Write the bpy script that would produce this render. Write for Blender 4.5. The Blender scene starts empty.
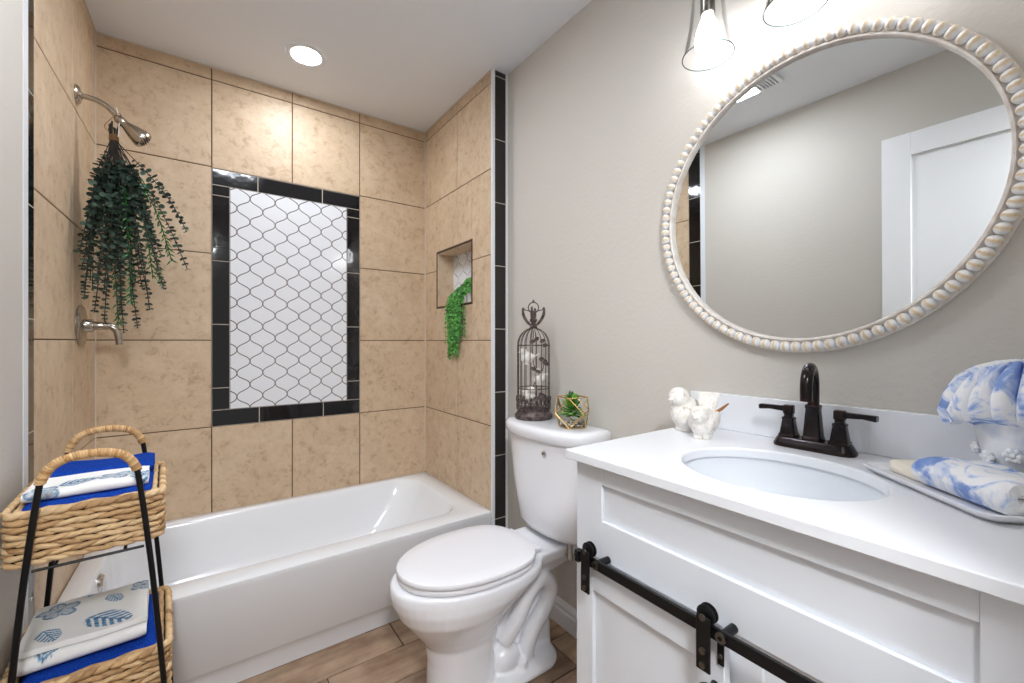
import bpy, math, random
from mathutils import Vector, Matrix, noise
PI = math.pi
random.seed(7)
scene = bpy.context.scene
COL = scene.collection

# ------------------------------------------------------------------ camera, world, lights, exposure
cam_d = bpy.data.cameras.new('camera'); cam = bpy.data.objects.new('camera', cam_d); COL.objects.link(cam)
cam.location = (.383, -2.464, 1.165)
cam.rotation_euler = (PI / 2, 0, -math.atan2(.5828, .8133))
cam_d.sensor_width = 36; cam_d.lens = 425 / 1024 * 36; cam_d.clip_start = .01
scene.camera = cam
world = bpy.data.worlds.new('world'); scene.world = world; world.use_nodes = True
world.node_tree.nodes['Background'].inputs[0].default_value = (1, 1, 1, 1)
world.node_tree.nodes['Background'].inputs[1].default_value = .24
hall_d = bpy.data.lights.new('hall_fill', 'POINT'); hall_d.energy = 58; hall_d.shadow_soft_size = .16; hall_d.color = (.96, .98, 1)      # unseen fill light added behind the camera, shining in through the doorway
hall = bpy.data.objects.new('hall_fill', hall_d); COL.objects.link(hall); hall.location = (.27, -3.10, 2.26)
FAN_LIGHT, DOWN_LIGHT, BULB_LIGHT = 31.0, 88.0, 9.0     # emission of the ceiling fan lens, the alcove downlight, the vanity bulbs
vs = scene.view_settings
vs.view_transform = 'Standard'; vs.look = 'None'; vs.gamma = 1; vs.use_curve_mapping = False; vs.exposure = 0.93
scene.cycles.max_bounces = 10; scene.cycles.diffuse_bounces = 5; scene.cycles.transparent_max_bounces = 16
scene.cycles.caustics_reflective = False; scene.cycles.caustics_refractive = False

# ------------------------------------------------------------------ materials
def lin(c):
    return tuple((v / 255 / 12.92 if v / 255 <= .04045 else ((v / 255 + .055) / 1.055) ** 2.4) for v in c) + (1,)
def mat(name, rgb, rough=.5, metal=0, spec=.5, coat=0):
    m = bpy.data.materials.new(name); m.use_nodes = True
    b = m.node_tree.nodes['Principled BSDF']
    b.inputs['Base Color'].default_value = lin(rgb); b.inputs['Roughness'].default_value = rough
    b.inputs['Metallic'].default_value = metal; b.inputs['Specular IOR Level'].default_value = spec
    b.inputs['Coat Weight'].default_value = coat; b.inputs['Coat Roughness'].default_value = .05
    return m
def N(m, t, **kw):
    n = m.node_tree.nodes.new(t)
    for k, v in kw.items(): setattr(n, k, v)
    return n
def L(m, a, b): m.node_tree.links.new(a, b)
def bsdf(m): return m.node_tree.nodes['Principled BSDF']
def coords(m, scale=(1, 1, 1), island=False):
    tc = N(m, 'ShaderNodeTexCoord'); mp = N(m, 'ShaderNodeMapping'); mp.inputs['Scale'].default_value = scale
    L(m, tc.outputs['Object'], mp.inputs['Vector'])
    if not island: return mp.outputs[0], None
    g = N(m, 'ShaderNodeNewGeometry')
    ml = N(m, 'ShaderNodeMath', operation='MULTIPLY'); ml.inputs[1].default_value = 37
    L(m, g.outputs['Random Per Island'], ml.inputs[0])
    ad = N(m, 'ShaderNodeVectorMath', operation='ADD'); L(m, mp.outputs[0], ad.inputs[0]); L(m, ml.outputs[0], ad.inputs[1])
    return ad.outputs[0], g.outputs['Random Per Island']
def noisetex(m, vec, scale, detail=4, rough=.55, dist=0):
    n = N(m, 'ShaderNodeTexNoise'); n.inputs['Scale'].default_value = scale; n.inputs['Detail'].default_value = detail
    n.inputs['Roughness'].default_value = rough; n.inputs['Distortion'].default_value = dist
    L(m, vec, n.inputs['Vector']); return n.outputs['Fac']
def ramp(m, fac, stops):
    r = N(m, 'ShaderNodeValToRGB'); e = r.color_ramp.elements
    while len(e) < len(stops): e.new(.5)
    for i, (p, c) in enumerate(stops): e[i].position = p; e[i].color = lin(c)
    L(m, fac, r.inputs[0]); return r.outputs[0]
def mix(m, fac, a, b, blend='MIX'):
    x = N(m, 'ShaderNodeMix', data_type='RGBA', blend_type=blend)
    for s, v in ((0, fac), (6, a), (7, b)):
        if isinstance(v, (int, float, tuple)): x.inputs[s].default_value = v
        else: L(m, v, x.inputs[s])
    return x.outputs[2]
def bump(m, h, strength=.2, dist=.002):
    b = N(m, 'ShaderNodeBump'); b.inputs['Strength'].default_value = strength; b.inputs['Distance'].default_value = dist
    L(m, h, b.inputs['Height']); L(m, b.outputs[0], bsdf(m).inputs['Normal'])
def setcol(m, c): L(m, c, bsdf(m).inputs['Base Color'])

M = {}
m = M['paint'] = mat('greige_wall_paint', (201, 196, 188), .75, spec=.3)
v, _ = coords(m); bump(m, noisetex(m, v, 85, 3), .6, .002)
m = M['ceiling'] = mat('ceiling_paint', (230, 233, 238), .9, spec=.2)
v, _ = coords(m); bump(m, noisetex(m, v, 80, 3), .3, .0015)
m = M['tile'] = mat('travertine_tile', (196, 168, 132), .5)
v, r = coords(m, island=True)
n1 = noisetex(m, v, 6, 7, .62, .8); n2 = noisetex(m, v, 24, 8, .78, .35)
c1 = ramp(m, n1, [(.30, (184, 158, 128)), (.5, (204, 180, 150)), (.70, (217, 197, 170))])
c2 = ramp(m, n2, [(.36, (150, 117, 88)), (.47, (202, 177, 147)), (.72, (220, 200, 174))])
setcol(m, mix(m, .5, c1, c2)); bump(m, n2, .06, .001)
M['grout'] = mat('brown_grout', (94, 70, 55), .9)
M['grout_pale'] = mat('pale_grout', (186, 176, 164), .9)
M['black_tile'] = mat('black_gloss_tile', (13, 12, 15), .07); bsdf(M['black_tile']).inputs['IOR'].default_value = 1.56
v, r = coords(M['black_tile'], island=True); bump(M['black_tile'], noisetex(M['black_tile'], v, 13, 2), .22, .004)
M['mosaic_grout'] = mat('mosaic_grout', (92, 80, 74), .9)
M['black_satin'] = mat('black_satin_tile', (36, 32, 31), .28)
M['white_tile'] = mat('white_gloss_tile', (232, 234, 238), .12)
M['caulk'] = mat('pale_caulk', (208, 198, 184), .6)
M['metal_trim'] = mat('white_edge_trim', (226, 229, 234), .35)
M['bronze_trim'] = mat('brown_edge_trim', (72, 52, 40), .4, .3)
m = M['plank'] = mat('wood_look_floor_tile', (150, 118, 88), .42)
v, r = coords(m, (1.2, 14, 1), True); n1 = noisetex(m, v, 2.4, 6, .6, .5)
v2, _ = coords(m, (4, 5, 1), True); n2 = noisetex(m, v2, 2, 4)
base = ramp(m, n1, [(.30, (104, 82, 66)), (.46, (166, 140, 116)), (.62, (198, 174, 149))])
tint = ramp(m, r, [(0, (162, 148, 138)), (.5, (212, 197, 183)), (1, (238, 224, 208))])
setcol(m, mix(m, .45, mix(m, 1.0, base, tint, 'MULTIPLY'), ramp(m, n2, [(.32, (132, 106, 86)), (.62, (200, 176, 150))]))); bump(m, n1, .12, .001)
M['floor_grout'] = mat('dark_floor_grout', (66, 50, 40), .9)
M['white_paint'] = mat('white_trim_paint', (228, 229, 231), .4)
M['cabinet'] = mat('white_cabinet_paint', (222, 225, 230), .42)
M['quartz'] = mat('white_quartz', (232, 234, 238), .22)
M['porcelain'] = mat('white_porcelain', (236, 237, 241), .08, coat=.3)
M['sink_white'] = mat('white_sink_glaze', (220, 224, 229), .1)
M['seat'] = mat('white_toilet_seat', (236, 236, 240), .22)
M['acrylic'] = mat('white_acrylic_tub', (236, 238, 241), .12, coat=.2)
M['nickel'] = mat('brushed_nickel', (176, 168, 158), .24, 1)
M['chrome'] = mat('chrome', (215, 216, 220), .07, 1)
M['black_metal'] = mat('black_metal', (20, 20, 22), .38, .4)
M['steel'] = mat('steel_screw', (120, 116, 110), .3, 1)
m = M['oilbronze'] = mat('oil_rubbed_bronze', (46, 40, 40), .22, .8)
g = N(m, 'ShaderNodeNewGeometry')
setcol(m, ramp(m, g.outputs['Pointiness'], [(.55, (44, 39, 40)), (.67, (100, 68, 54))]))
m = M['iron'] = mat('aged_iron', (74, 64, 62), .55, .5)
v, _ = coords(m); setcol(m, ramp(m, noisetex(m, v, 60, 4), [(.35, (58, 50, 50)), (.65, (112, 98, 94))]))
M['brass'] = mat('brass', (232, 196, 128), .25, 1)
M['mirror'] = mat('mirror_silver', (238, 241, 241), 0, 1)
m = M['wood_white'] = mat('whitewashed_wood', (232, 226, 218), .6)
v, _ = coords(m); setcol(m, ramp(m, noisetex(m, v, 40, 4), [(.3, (216, 204, 194)), (.6, (236, 231, 225))]))
m = M['bead'] = mat('whitewashed_bead', (236, 234, 232), .5)
tc = N(m, 'ShaderNodeTexCoord'); sx = N(m, 'ShaderNodeSeparateXYZ'); L(m, tc.outputs['Object'], sx.inputs[0])
ab = N(m, 'ShaderNodeMath', operation='ABSOLUTE'); L(m, sx.outputs['Y'], ab.inputs[0])
sc_ = N(m, 'ShaderNodeMath', operation='MULTIPLY_ADD'); L(m, ab.outputs[0], sc_.inputs[0]); sc_.inputs[1].default_value = 70
L(m, noisetex(m, tc.outputs['Object'], 120, 3), sc_.inputs[2])
setcol(m, ramp(m, sc_.outputs[0], [(.50, (218, 194, 156)), (.72, (234, 226, 212)), (.95, (240, 240, 241))]))
m = M['plaster'] = mat('distressed_white_plaster', (234, 231, 226), .7)
v, _ = coords(m); n1 = noisetex(m, v, 70, 5, .7, 1); setcol(m, ramp(m, n1, [(.32, (170, 148, 124)), (.42, (230, 225, 217)), (.7, (242, 240, 238))]))
wv = N(m, 'ShaderNodeTexWave'); wv.inputs['Scale'].default_value = 45; wv.inputs['Distortion'].default_value = 5; L(m, v, wv.inputs['Vector']); bump(m, wv.outputs['Fac'], .35, .002)
m = M['grass_weave'] = mat('seagrass_weave', (190, 148, 96), .65)
v, r = coords(m, island=True); n1 = noisetex(m, v, 45, 4)
setcol(m, mix(m, .55, ramp(m, n1, [(.3, (160, 118, 72)), (.6, (222, 186, 138))]), ramp(m, r, [(0, (128, 90, 54)), (.4, (196, 158, 112)), (1, (232, 206, 164))]))); bump(m, n1, .4, .002)
M['gap_shade'] = mat('weave_gap_shade', (22, 14, 9), .9)  # near-black colour standing in for shade in the gaps between strands
m = M['blue_terry'] = mat('royal_blue_terry', (22, 66, 182), .95, spec=.1)
v, _ = coords(m); n1 = noisetex(m, v, 420, 2); setcol(m, ramp(m, n1, [(.3, (8, 36, 112)), (.65, (26, 76, 184))])); bump(m, n1, .9, .003)
m = M['print_towel'] = mat('printed_white_towel', (232, 230, 226), .9, spec=.1)
at = N(m, 'ShaderNodeAttribute', attribute_name='print'); v, _ = coords(m)
setcol(m, mix(m, at.outputs['Fac'], (.87, .865, .85, 1), ramp(m, noisetex(m, v, 90, 3), [(.35, (64, 108, 150)), (.65, (122, 164, 194))])))
bump(m, noisetex(m, v, 300, 2), .3, .0015)
m = M['tie_dye'] = mat('blue_tie_dye_terry', (220, 226, 240), .95, spec=.1)
v, _ = coords(m); n1 = noisetex(m, v, 17, 4, .6, 1.2)
setcol(m, ramp(m, n1, [(.46, (241, 242, 245)), (.52, (206, 217, 239)), (.58, (142, 168, 220)), (.74, (108, 138, 204))])); bump(m, noisetex(m, v, 380, 2), .5, .002)
M['soap'] = mat('cream_soap', (242, 234, 218), .4)
m = M['pot'] = mat('blue_wash_pot', (232, 235, 240), .35)
v, _ = coords(m); setcol(m, ramp(m, noisetex(m, v, 16, 3), [(.45, (236, 238, 241)), (.66, (176, 190, 214))]))
def leafmat(name, a, b, rough=.5):
    m = mat(name, a, rough); v, r = coords(m, island=True); setcol(m, ramp(m, r, [(0, a), (1, b)])); return m
M['eucalyptus'] = leafmat('eucalyptus_leaf', (16, 36, 32), (84, 112, 98), .45)
M['fern_green'] = leafmat('bright_green_sprig', (28, 84, 40), (60, 130, 60))
M['stem'] = mat('dark_stem', (46, 42, 38), .7)
M['pearls'] = leafmat('trailing_green_leaf', (28, 92, 34), (96, 176, 70))
M['succulent'] = leafmat('succulent_leaf', (32, 92, 40), (128, 186, 70), .4)
M['pebble'] = leafmat('pebble', (120, 96, 74), (232, 224, 210), .6)
M['twine'] = mat('twine', (150, 112, 74), .9)
M['white_string'] = mat('white_string', (238, 238, 238), .8)
M['wicker_wrap'] = leafmat('wrapped_cane', (178, 134, 82), (226, 190, 140), .55)
M['branch'] = mat('rust_branch', (150, 96, 50), .8)
def emis(name, rgb, s):
    m = bpy.data.materials.new(name); m.use_nodes = True; b = bsdf(m)
    b.inputs['Base Color'].default_value = lin(rgb); b.inputs['Emission Color'].default_value = lin(rgb); b.inputs['Emission Strength'].default_value = s; return m
M['fan_lens'] = emis('fan_lens_light', (240, 246, 255), FAN_LIGHT)
M['down_lens'] = emis('downlight_lens', (242, 247, 255), DOWN_LIGHT)
M['bulb'] = emis('bulb_light', (250, 251, 255), BULB_LIGHT)
def glass(name, tint, ior=1.45, edge=None):
    m = bpy.data.materials.new(name); m.use_nodes = True; nt = m.node_tree; nt.nodes.remove(bsdf(m))
    fr = N(m, 'ShaderNodeFresnel'); fr.inputs[0].default_value = ior
    tr = N(m, 'ShaderNodeBsdfTransparent'); tr.inputs[0].default_value = tint
    gl = N(m, 'ShaderNodeBsdfGlossy'); gl.inputs['Roughness'].default_value = .02
    mx = N(m, 'ShaderNodeMixShader'); L(m, fr.outputs[0], mx.inputs[0]); L(m, tr.outputs[0], mx.inputs[1]); L(m, gl.outputs[0], mx.inputs[2])
    L(m, mx.outputs[0], nt.nodes['Material Output'].inputs[0]); return m
M['glass'] = glass('clear_glass', (.98, .985, .985, 1), 1.12)
M['glass_edge'] = glass('green_glass_edge', (.35, .52, .50, 1))

# ------------------------------------------------------------------ mesh helpers
WL = {}
class MB:
    def __init__(s): s.v = []; s.f = []; s.mi = []; s.attr = {}
    def add(s, vs, fs, m=0):
        o = len(s.v); s.v += [Vector(p) for p in vs]; s.f += [tuple(i + o for i in f) for f in fs]; s.mi += [m] * len(fs); return s
    def box(s, a, b, m=0):
        x0, x1 = sorted((a[0], b[0])); y0, y1 = sorted((a[1], b[1])); z0, z1 = sorted((a[2], b[2]))
        return s.add([(x0,y0,z0),(x1,y0,z0),(x1,y1,z0),(x0,y1,z0),(x0,y0,z1),(x1,y0,z1),(x1,y1,z1),(x0,y1,z1)],
                     [(3,2,1,0),(4,5,6,7),(0,1,5,4),(1,2,6,5),(2,3,7,6),(3,0,4,7)], m)
    def loft(s, rings, m=0, cap0=True, cap1=True, closed=True):
        n = len(rings[0]); vs = [p for r in rings for p in r]; fs = []
        for i in range(len(rings) - 1):
            for j in range(n if closed else n - 1):
                k = (j + 1) % n; fs.append((i*n+j, i*n+k, (i+1)*n+k, (i+1)*n+j))
        if cap0: fs.append(tuple(reversed(range(n))))
        if cap1: fs.append(tuple((len(rings)-1)*n + j for j in range(n)))
        return s.add(vs, fs, m)
    def tube(s, pts, r, n=8, m=0, caps=True, sq=None):
        pts = [Vector(p) for p in pts]; k = len(pts); rings = []
        rr = r if isinstance(r, (list, tuple)) else [r] * k
        t0 = (pts[1] - pts[0]).normalized()
        u = t0.orthogonal().normalized() if abs(t0.z) > .95 else t0.cross(Vector((0,0,1))).normalized()
        for i in range(k):
            t = (pts[min(i+1,k-1)] - pts[max(i-1,0)]).normalized()
            u = (u - t * u.dot(t)).normalized(); w = t.cross(u)
            rings.append([pts[i] + (u * math.cos(2*PI*j/n) + w * math.sin(2*PI*j/n)) * rr[i] for j in range(n)])
        return s.loft(rings, m, caps, caps)
    def lathe(s, prof, o=(0,0,0), n=24, m=0, axis='z', cap0=True, cap1=True):
        rings = []
        for r, h in prof:
            ring = []
            for j in range(n):
                a = 2*PI*j/n; c, d = r*math.cos(a), r*math.sin(a)
                p = {'z': (c, d, h), 'x': (h, c, d), 'y': (d, h, c)}[axis]
                ring.append(Vector(p) + Vector(o))
            rings.append(ring)
        return s.loft(rings, m, cap0, cap1)
    def ell(s, c, r, nu=16, nv=10, m=0, R=None):
        rings = []
        for i in range(1, nv):
            th = PI * i / nv
            ring = [Vector((r[0]*math.sin(th)*math.cos(2*PI*j/nu), r[1]*math.sin(th)*math.sin(2*PI*j/nu), -r[2]*math.cos(th))) for j in range(nu)]
            rings.append([Vector(c) + (R @ p if R else p) for p in ring])
        bot = Vector((0,0,-r[2])); top = Vector((0,0,r[2]))
        if R: bot, top = R @ bot, R @ top
        n0 = len(s.v); s.loft(rings, m, False, False)
        o = len(s.v); s.v += [Vector(c) + bot, Vector(c) + top]
        last = n0 + (nv-2)*nu
        for j in range(nu):
            k = (j+1) % nu; s.f += [(o, n0+k, n0+j), (o+1, last+j, last+k)]; s.mi += [m, m]
        return s
    def disc(s, c, nrm, r, n=8, m=0, cup=0, asp=1, up=None):
        nrm = Vector(nrm).normalized(); u = nrm.cross(Vector(up) if up else Vector((.3,.5,.8))).normalized(); w = nrm.cross(u); c = Vector(c)
        vs = [c] + [c + u*math.cos(2*PI*j/n)*r + w*math.sin(2*PI*j/n)*r*asp + nrm*cup for j in range(n)]
        return s.add(vs, [(0, 1+j, 1+(j+1)%n) for j in range(n)], m)
    def build(s, name, mats, parent=None, loc=None, M4=None, bevel=0, seg=2, subsurf=0, smooth=40, mods=()):
        if M4 is not None: s.v = [M4 @ p for p in s.v]
        base = WL.get(parent.name, Vector((0,0,0))) if parent else Vector((0,0,0))
        if loc is None:
            if parent: loc = base
            else:
                lo = [min(p[i] for p in s.v) for i in range(3)]; hi = [max(p[i] for p in s.v) for i in range(3)]
                loc = ((lo[0]+hi[0])/2, (lo[1]+hi[1])/2, lo[2])
        loc = Vector(loc)
        me = bpy.data.meshes.new(name); me.from_pydata([p - loc for p in s.v], [], s.f)
        for mt in (mats if isinstance(mats, (list, tuple)) else [mats]): me.materials.append(M[mt] if isinstance(mt, str) else mt)
        me.polygons.foreach_set('material_index', s.mi)
        if smooth:
            me.polygons.foreach_set('use_smooth', [True]*len(s.f)); me.update(); me.set_sharp_from_angle(angle=math.radians(smooth))
        for k, vals in s.attr.items():
            a = me.attributes.new(k, 'FLOAT', 'POINT'); a.data.foreach_set('value', vals)
        me.update()
        o = bpy.data.objects.new(name, me); COL.objects.link(o)
        if parent: o.parent = parent
        o.location = loc - base; WL[o.name] = loc
        if bevel:
            b = o.modifiers.new('edge', 'BEVEL'); b.width = bevel; b.segments = seg; b.limit_method = 'ANGLE'; b.angle_limit = math.radians(35)
            b.harden_normals = False
        if subsurf: x = o.modifiers.new('smooth', 'SUBSURF'); x.levels = subsurf; x.render_levels = subsurf
        return o
def thing(name, label, cat, loc, group=None):
    o = bpy.data.objects.new(name, None); COL.objects.link(o); o.location = loc; o.empty_display_size = .05; WL[o.name] = Vector(loc)
    return tag(o, label, cat, group)
def tag(o, label, cat, group=None):
    o['label'] = label; o['category'] = cat
    if group: o['group'] = group
    return o
def struct(o, label=None):
    o['kind'] = 'structure'
    if label: o['label'] = label
    return o
def clone(o, parent=None):
    c = o.copy(); COL.objects.link(c)
    if parent: c.parent = parent
    for ch in list(o.children): clone(ch, c)
    return c
def rrect(cx, cy, hx, hy, r, z, n=6):
    out = []
    for (sx, sy, a0) in ((1,1,0), (-1,1,PI/2), (-1,-1,PI), (1,-1,3*PI/2)):
        for i in range(n+1):
            a = a0 + PI/2*i/n; out.append(Vector((cx + sx*(hx-r) + r*math.cos(a), cy + sy*(hy-r) + r*math.sin(a), z)))
    return out
def arc(c, r, a0, a1, n, plane='xz'):
    out = []
    for i in range(n+1):
        a = a0 + (a1-a0)*i/n; p, q = r*math.cos(a), r*math.sin(a)
        out.append(Vector((c[0]+p, c[1], c[2]+q)) if plane == 'xz' else Vector((c[0], c[1]+p, c[2]+q)))
    return out
def spline(P, n=8):
    P = [Vector(p) for p in P]; out = []
    for i in range(len(P)-1):
        a, b, c, d = P[max(i-1,0)], P[i], P[i+1], P[min(i+2,len(P)-1)]
        for k in range(n):
            t = k/n; out.append(.5*((2*b) + (c-a)*t + (2*a-5*b+4*c-d)*t*t + (3*b-a-3*c+d)*t**3))
    return out + [P[-1]]

# ------------------------------------------------------------------ room shell
W, AW, YF, CH, YN = 1.572, 1.485, -.767, 2.464, -2.56      # room width, alcove width, alcove front, ceiling, near wall
RZ = [.30, .760, 1.171, 1.582, 1.993, 2.406, CH]            # tile courses
def tile(mb, P, u0, u1, v0, v1, nrm, m=0, g=.0022, d=.003, b=.0014):
    """one tile standing proud of the grout; P maps (u, v, depth towards the room) to a point"""
    u0 += g; u1 -= g; v0 += g; v1 -= g
    o = [P(u0,v0,-d), P(u1,v0,-d), P(u1,v1,-d), P(u0,v1,-d), P(u0,v0,-b), P(u1,v0,-b), P(u1,v1,-b), P(u0,v1,-b),
         P(u0+b,v0+b,0), P(u1-b,v0+b,0), P(u1-b,v1-b,0), P(u0+b,v1-b,0)]
    f = [(0,1,5,4),(1,2,6,5),(2,3,7,6),(3,0,4,7),(4,5,9,8),(5,6,10,9),(6,7,11,10),(7,4,8,11),(8,9,10,11)]
    if nrm < 0: f = [tuple(reversed(q)) for q in f]
    mb.add(o, f, m)
PB = lambda u, v, d: (u, -d, v)            # back wall
PR = lambda u, v, d: (AW - d, -u, v)       # right alcove wall, u runs from the back corner forwards
PLf = lambda u, v, d: (d, -u, v)           # left wall
PE = lambda u, v, d: (u, YF - d, v)        # end face of the alcove wall

fl = MB()
fl.box((-.2, -3.6, -.05), (1.8, .1, -.004), 1)
ys = [-.585 - .1555*i for i in range(20)]; ys[0] = -.58
offs = [.30, .995, .12, .62, 1.463, .40, 1.1, .75, .2, 1.3, .5, .9, .05, .7, 1.2, .3, 1.0, .6, .1]
for i in range(len(ys)-1):
    xs = [offs[i] - 1.2, offs[i] - .3, offs[i] + .6, offs[i] + 1.5]
    if i == 4: xs = [-.34, .56, 1.463, 2.3]
    if i == 1: xs = [-.8, .095, .995, 1.9]
    for a, b in zip(xs, xs[1:]):
        a, b = max(a, -.2), min(b, 1.8)
        if b - a > .02: tile(fl, lambda u, v, d: (u, v, d), a, b, ys[i+1], ys[i], 1, 0, .0022, .004, .0012)
struct(fl.build('floor', ['plank', 'floor_grout'], smooth=0))
cl = MB().box((-.2, -3.6, CH), (1.8, .1, CH + .08)); struct(cl.build('ceiling', 'ceiling'))

# back wall: large tiles round the framed mosaic
wb = MB(); wb.box((-.1, .003, 0), (1.8, .12, CH), 1)
X = [0, .399, .742, 1.086, AW]
for c in range(4):
    for r in range(6):
        if c in (1, 2) and r in (1, 2, 3): continue
        v0, v1 = RZ[r], RZ[r+1]
        if c in (1, 2) and r == 0: v1 = .760
        if c in (1, 2) and r == 4: v0 = 1.988
        tile(wb, PB, X[c], X[c+1], v0, v1, 1)
wall_back = struct(wb.build('wall_back', ['tile', 'grout'], smooth=0), 'tan tiled back wall of the tub alcove')
bb = MB(); bb.add([(.399,.0022,.76),(1.086,.0022,.76),(1.086,.0022,1.988),(.399,.0022,1.988)], [(0,1,2,3)], 1)
for a, b in ((.399,.588),(.588,.888),(.888,1.086)): tile(bb, PB, a, b, 1.911, 1.988, 1)
for a, b in ((.399,.594),(.594,.893),(.893,1.086)): tile(bb, PB, a, b, .760, .838, 1)
zz = [.838, .943, 1.247, 1.550, 1.862, 1.911]
for a, b in zip(zz, zz[1:]): tile(bb, PB, .399, .471, a, b, 1); tile(bb, PB, 1.015, 1.086, a, b, 1)
def clip(poly, ax, val, keep_gt):
    out = []
    for i in range(len(poly)):
        a, b = poly[i-1], poly[i]; ia = (a[ax] > val) == keep_gt; ib = (b[ax] > val) == keep_gt
        if ia != ib:
            t = (val - a[ax]) / (b[ax] - a[ax]); out.append((a[0]+(b[0]-a[0])*t, a[1]+(b[1]-a[1])*t))
        if ib: out.append(b)
    return out
def trellis(mb, P, box, org, nrm, tw=.109, th=.1147, gap=.0031):
    u0, u1, v0, v1 = box; q = []
    K = 14
    def sh(t): return t - .97*math.sin(2*PI*t)/(2*PI)
    edge = [(sh(i/K), 1 - i/K) for i in range(K+1)]
    quad = edge + [(x, -y) for x, y in reversed(edge[:-1])] + [(-x, -y) for x, y in edge[1:]] + [(-x, y) for x, y in reversed(edge[1:-1])]
    for i in range(-12, 14):
        for j in range(-14, 16):
            for h in (0, 1):
                cu, cv = org[0] + tw*(i + h/2), org[1] + th*(j + h/2)
                if not (u0 - tw < cu < u1 + tw and v0 - th < cv < v1 + th): continue
                def shrink(k): return [(cu + x*(tw/2-k), cv + y*(th/2-k*1.3)) for x, y in quad]
                top = shrink(gap*.5 + .0012); low = shrink(gap*.5)
                def cl4(p, e=0):
                    for ax, val, gt in ((0,u0+e,1),(0,u1-e,0),(1,v0+e,1),(1,v1-e,0)):
                        if p: p = clip(p, ax, val, bool(gt))
                    return p
                inside = all(u0 < x < u1 and v0 < y < v1 for x, y in low)
                if inside:
                    n = len(top); vs_ = [P(x, y, .0) for x, y in top] + [P(x, y, -.002) for x, y in low]
                    fs = [tuple(range(n))] + [(n+a, n+(a+1) % n, (a+1) % n, a) for a in range(n)]
                else:
                    p = cl4(top, .0008)
                    if len(p) < 3: continue
                    n = len(p); vs_ = [P(x, y, 0) for x, y in p] + [P(x, y, -.002) for x, y in p]; fs = [tuple(range(n))] + [(n+a, n+(a+1) % n, (a+1) % n, a) for a in range(n)]
                # outlines run clockwise seen from the room
                if nrm > 0: fs = [tuple(reversed(f)) for f in fs]
                mb.add(vs_, fs, 0)
tr = MB(); tr.add([(.471,.0008,.838),(1.015,.0008,.838),(1.015,.0008,1.911),(.471,.0008,1.911)], [(0,1,2,3)], 1)
trellis(tr, PB, (.472, 1.014, .839, 1.910), (.500, 1.7557), 1)
mos = tr.build('mosaic_panel', ['white_tile', 'mosaic_grout'], wall_back, smooth=0); mos['label'] = 'white trellis tile panel'
bo = bb.build('tile_border', ['black_tile', 'grout_pale'], wall_back, smooth=0); bo['label'] = 'glossy black tile border'

# right alcove wall with the niche, and its black end face
NY0, NY1, NZ0, NZ1, ND = .172, .569, 1.368, 1.680, .11
wr = MB()
for (a, b, c, d) in ((0, NY0, 0, CH), (NY1, .7655, 0, CH), (NY0, NY1, 0, NZ0), (NY0, NY1, NZ1, CH)):
    wr.box((AW + .003, -b, c), (AW + ND + .03, -a, d), 1)
wr.box((AW + ND, -NY1, NZ0), (AW + ND + .05, -NY0, NZ1), 1)
US = [0, .413, .757]
def cut(a, b, c, d):
    """the tile rectangle minus the niche opening, as rectangles"""
    if b <= NY0 or a >= NY1 or d <= NZ0 or c >= NZ1: return [(a, b, c, d)]
    o = []
    if a < NY0: o.append((a, NY0, c, d))
    if b > NY1: o.append((NY1, b, c, d))
    aa, bb_ = max(a, NY0), min(b, NY1)
    if c < NZ0: o.append((aa, bb_, c, NZ0))
    if d > NZ1: o.append((aa, bb_, NZ1, d))
    return o
for a, b in zip(US, US[1:]):
    for r in range(6):
        for q in cut(a, b, RZ[r], RZ[r+1]): tile(wr, PR, *q, -1, 0, .0024 if (q[1]-q[0] > .3) else .0016)
x0, x1 = AW, AW + ND
tile(wr, lambda u, v, d: (u, -NY0 - .004 - d, v), x0, x1, NZ0, NZ1, 1, 0, .0005)
tile(wr, lambda u, v, d: (u, -NY1 + .004 + d, v), x0, x1, NZ0, NZ1, -1, 0, .0005)
tile(wr, lambda u, v, d: (u, v, NZ0 + .004 + d), x0, x1, -NY1, -NY0, 1, 0, .0005)
tile(wr, lambda u, v, d: (u, v, NZ1 - .004 - d), x0, x1, -NY1, -NY0, -1, 0, .0005)
wall_alc = struct(wr.build('wall_alcove', ['tile', 'grout'], smooth=0), 'tan tiled side wall of the tub alcove with a niche')
nb = MB(); nb.add([(x1-.0045,-NY1,NZ0),(x1-.0045,-NY0,NZ0),(x1-.0045,-NY0,NZ1),(x1-.0045,-NY1,NZ1)], [(0,1,2,3)], 1)
trellis(nb, lambda u, v, d: (x1 - .006 - d, -u, v), (NY0+.002, NY1-.002, NZ0+.002, NZ1-.002), (.40, 1.53), -1)
nm = nb.build('niche_mosaic', ['white_tile', 'mosaic_grout'], wall_alc, smooth=0); nm['label'] = 'white trellis tile at the back of the niche'
nf = MB(); k = .011
for (a, b, c, d) in ((NY0-k, NY0, NZ0-k, NZ1+k), (NY1, NY1+k, NZ0-k, NZ1+k), (NY0, NY1, NZ0-k, NZ0), (NY0, NY1, NZ1, NZ1+k)):
    nf.box((AW - .0015, -b, c), (AW + .01, -a, d))
nf.build('niche_trim', 'bronze_trim', wall_alc)
en = MB(); en.box((AW + .003, YF + .001, 0), (W + .02, YF + .02, CH), 1)
ez = [0, .315, .618, .922, 1.225, 1.528, 1.831, 2.134, 2.437, CH]
for a, b in zip(ez, ez[1:]): tile(en, PE, AW + .012, W - .009, a, b, 1, 0, .0018)
ob = en.build('black_end_tiles', ['black_satin', 'grout_pale'], wall_alc, smooth=0); ob['label'] = 'column of dark tiles on the wall end'
tm = MB().box((AW - .001, YF - .003, 0), (AW + .012, YF + .012, CH)); struct(tm.build('trim_1', 'metal_trim'), 'white edge strip on the alcove wall corner')
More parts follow.
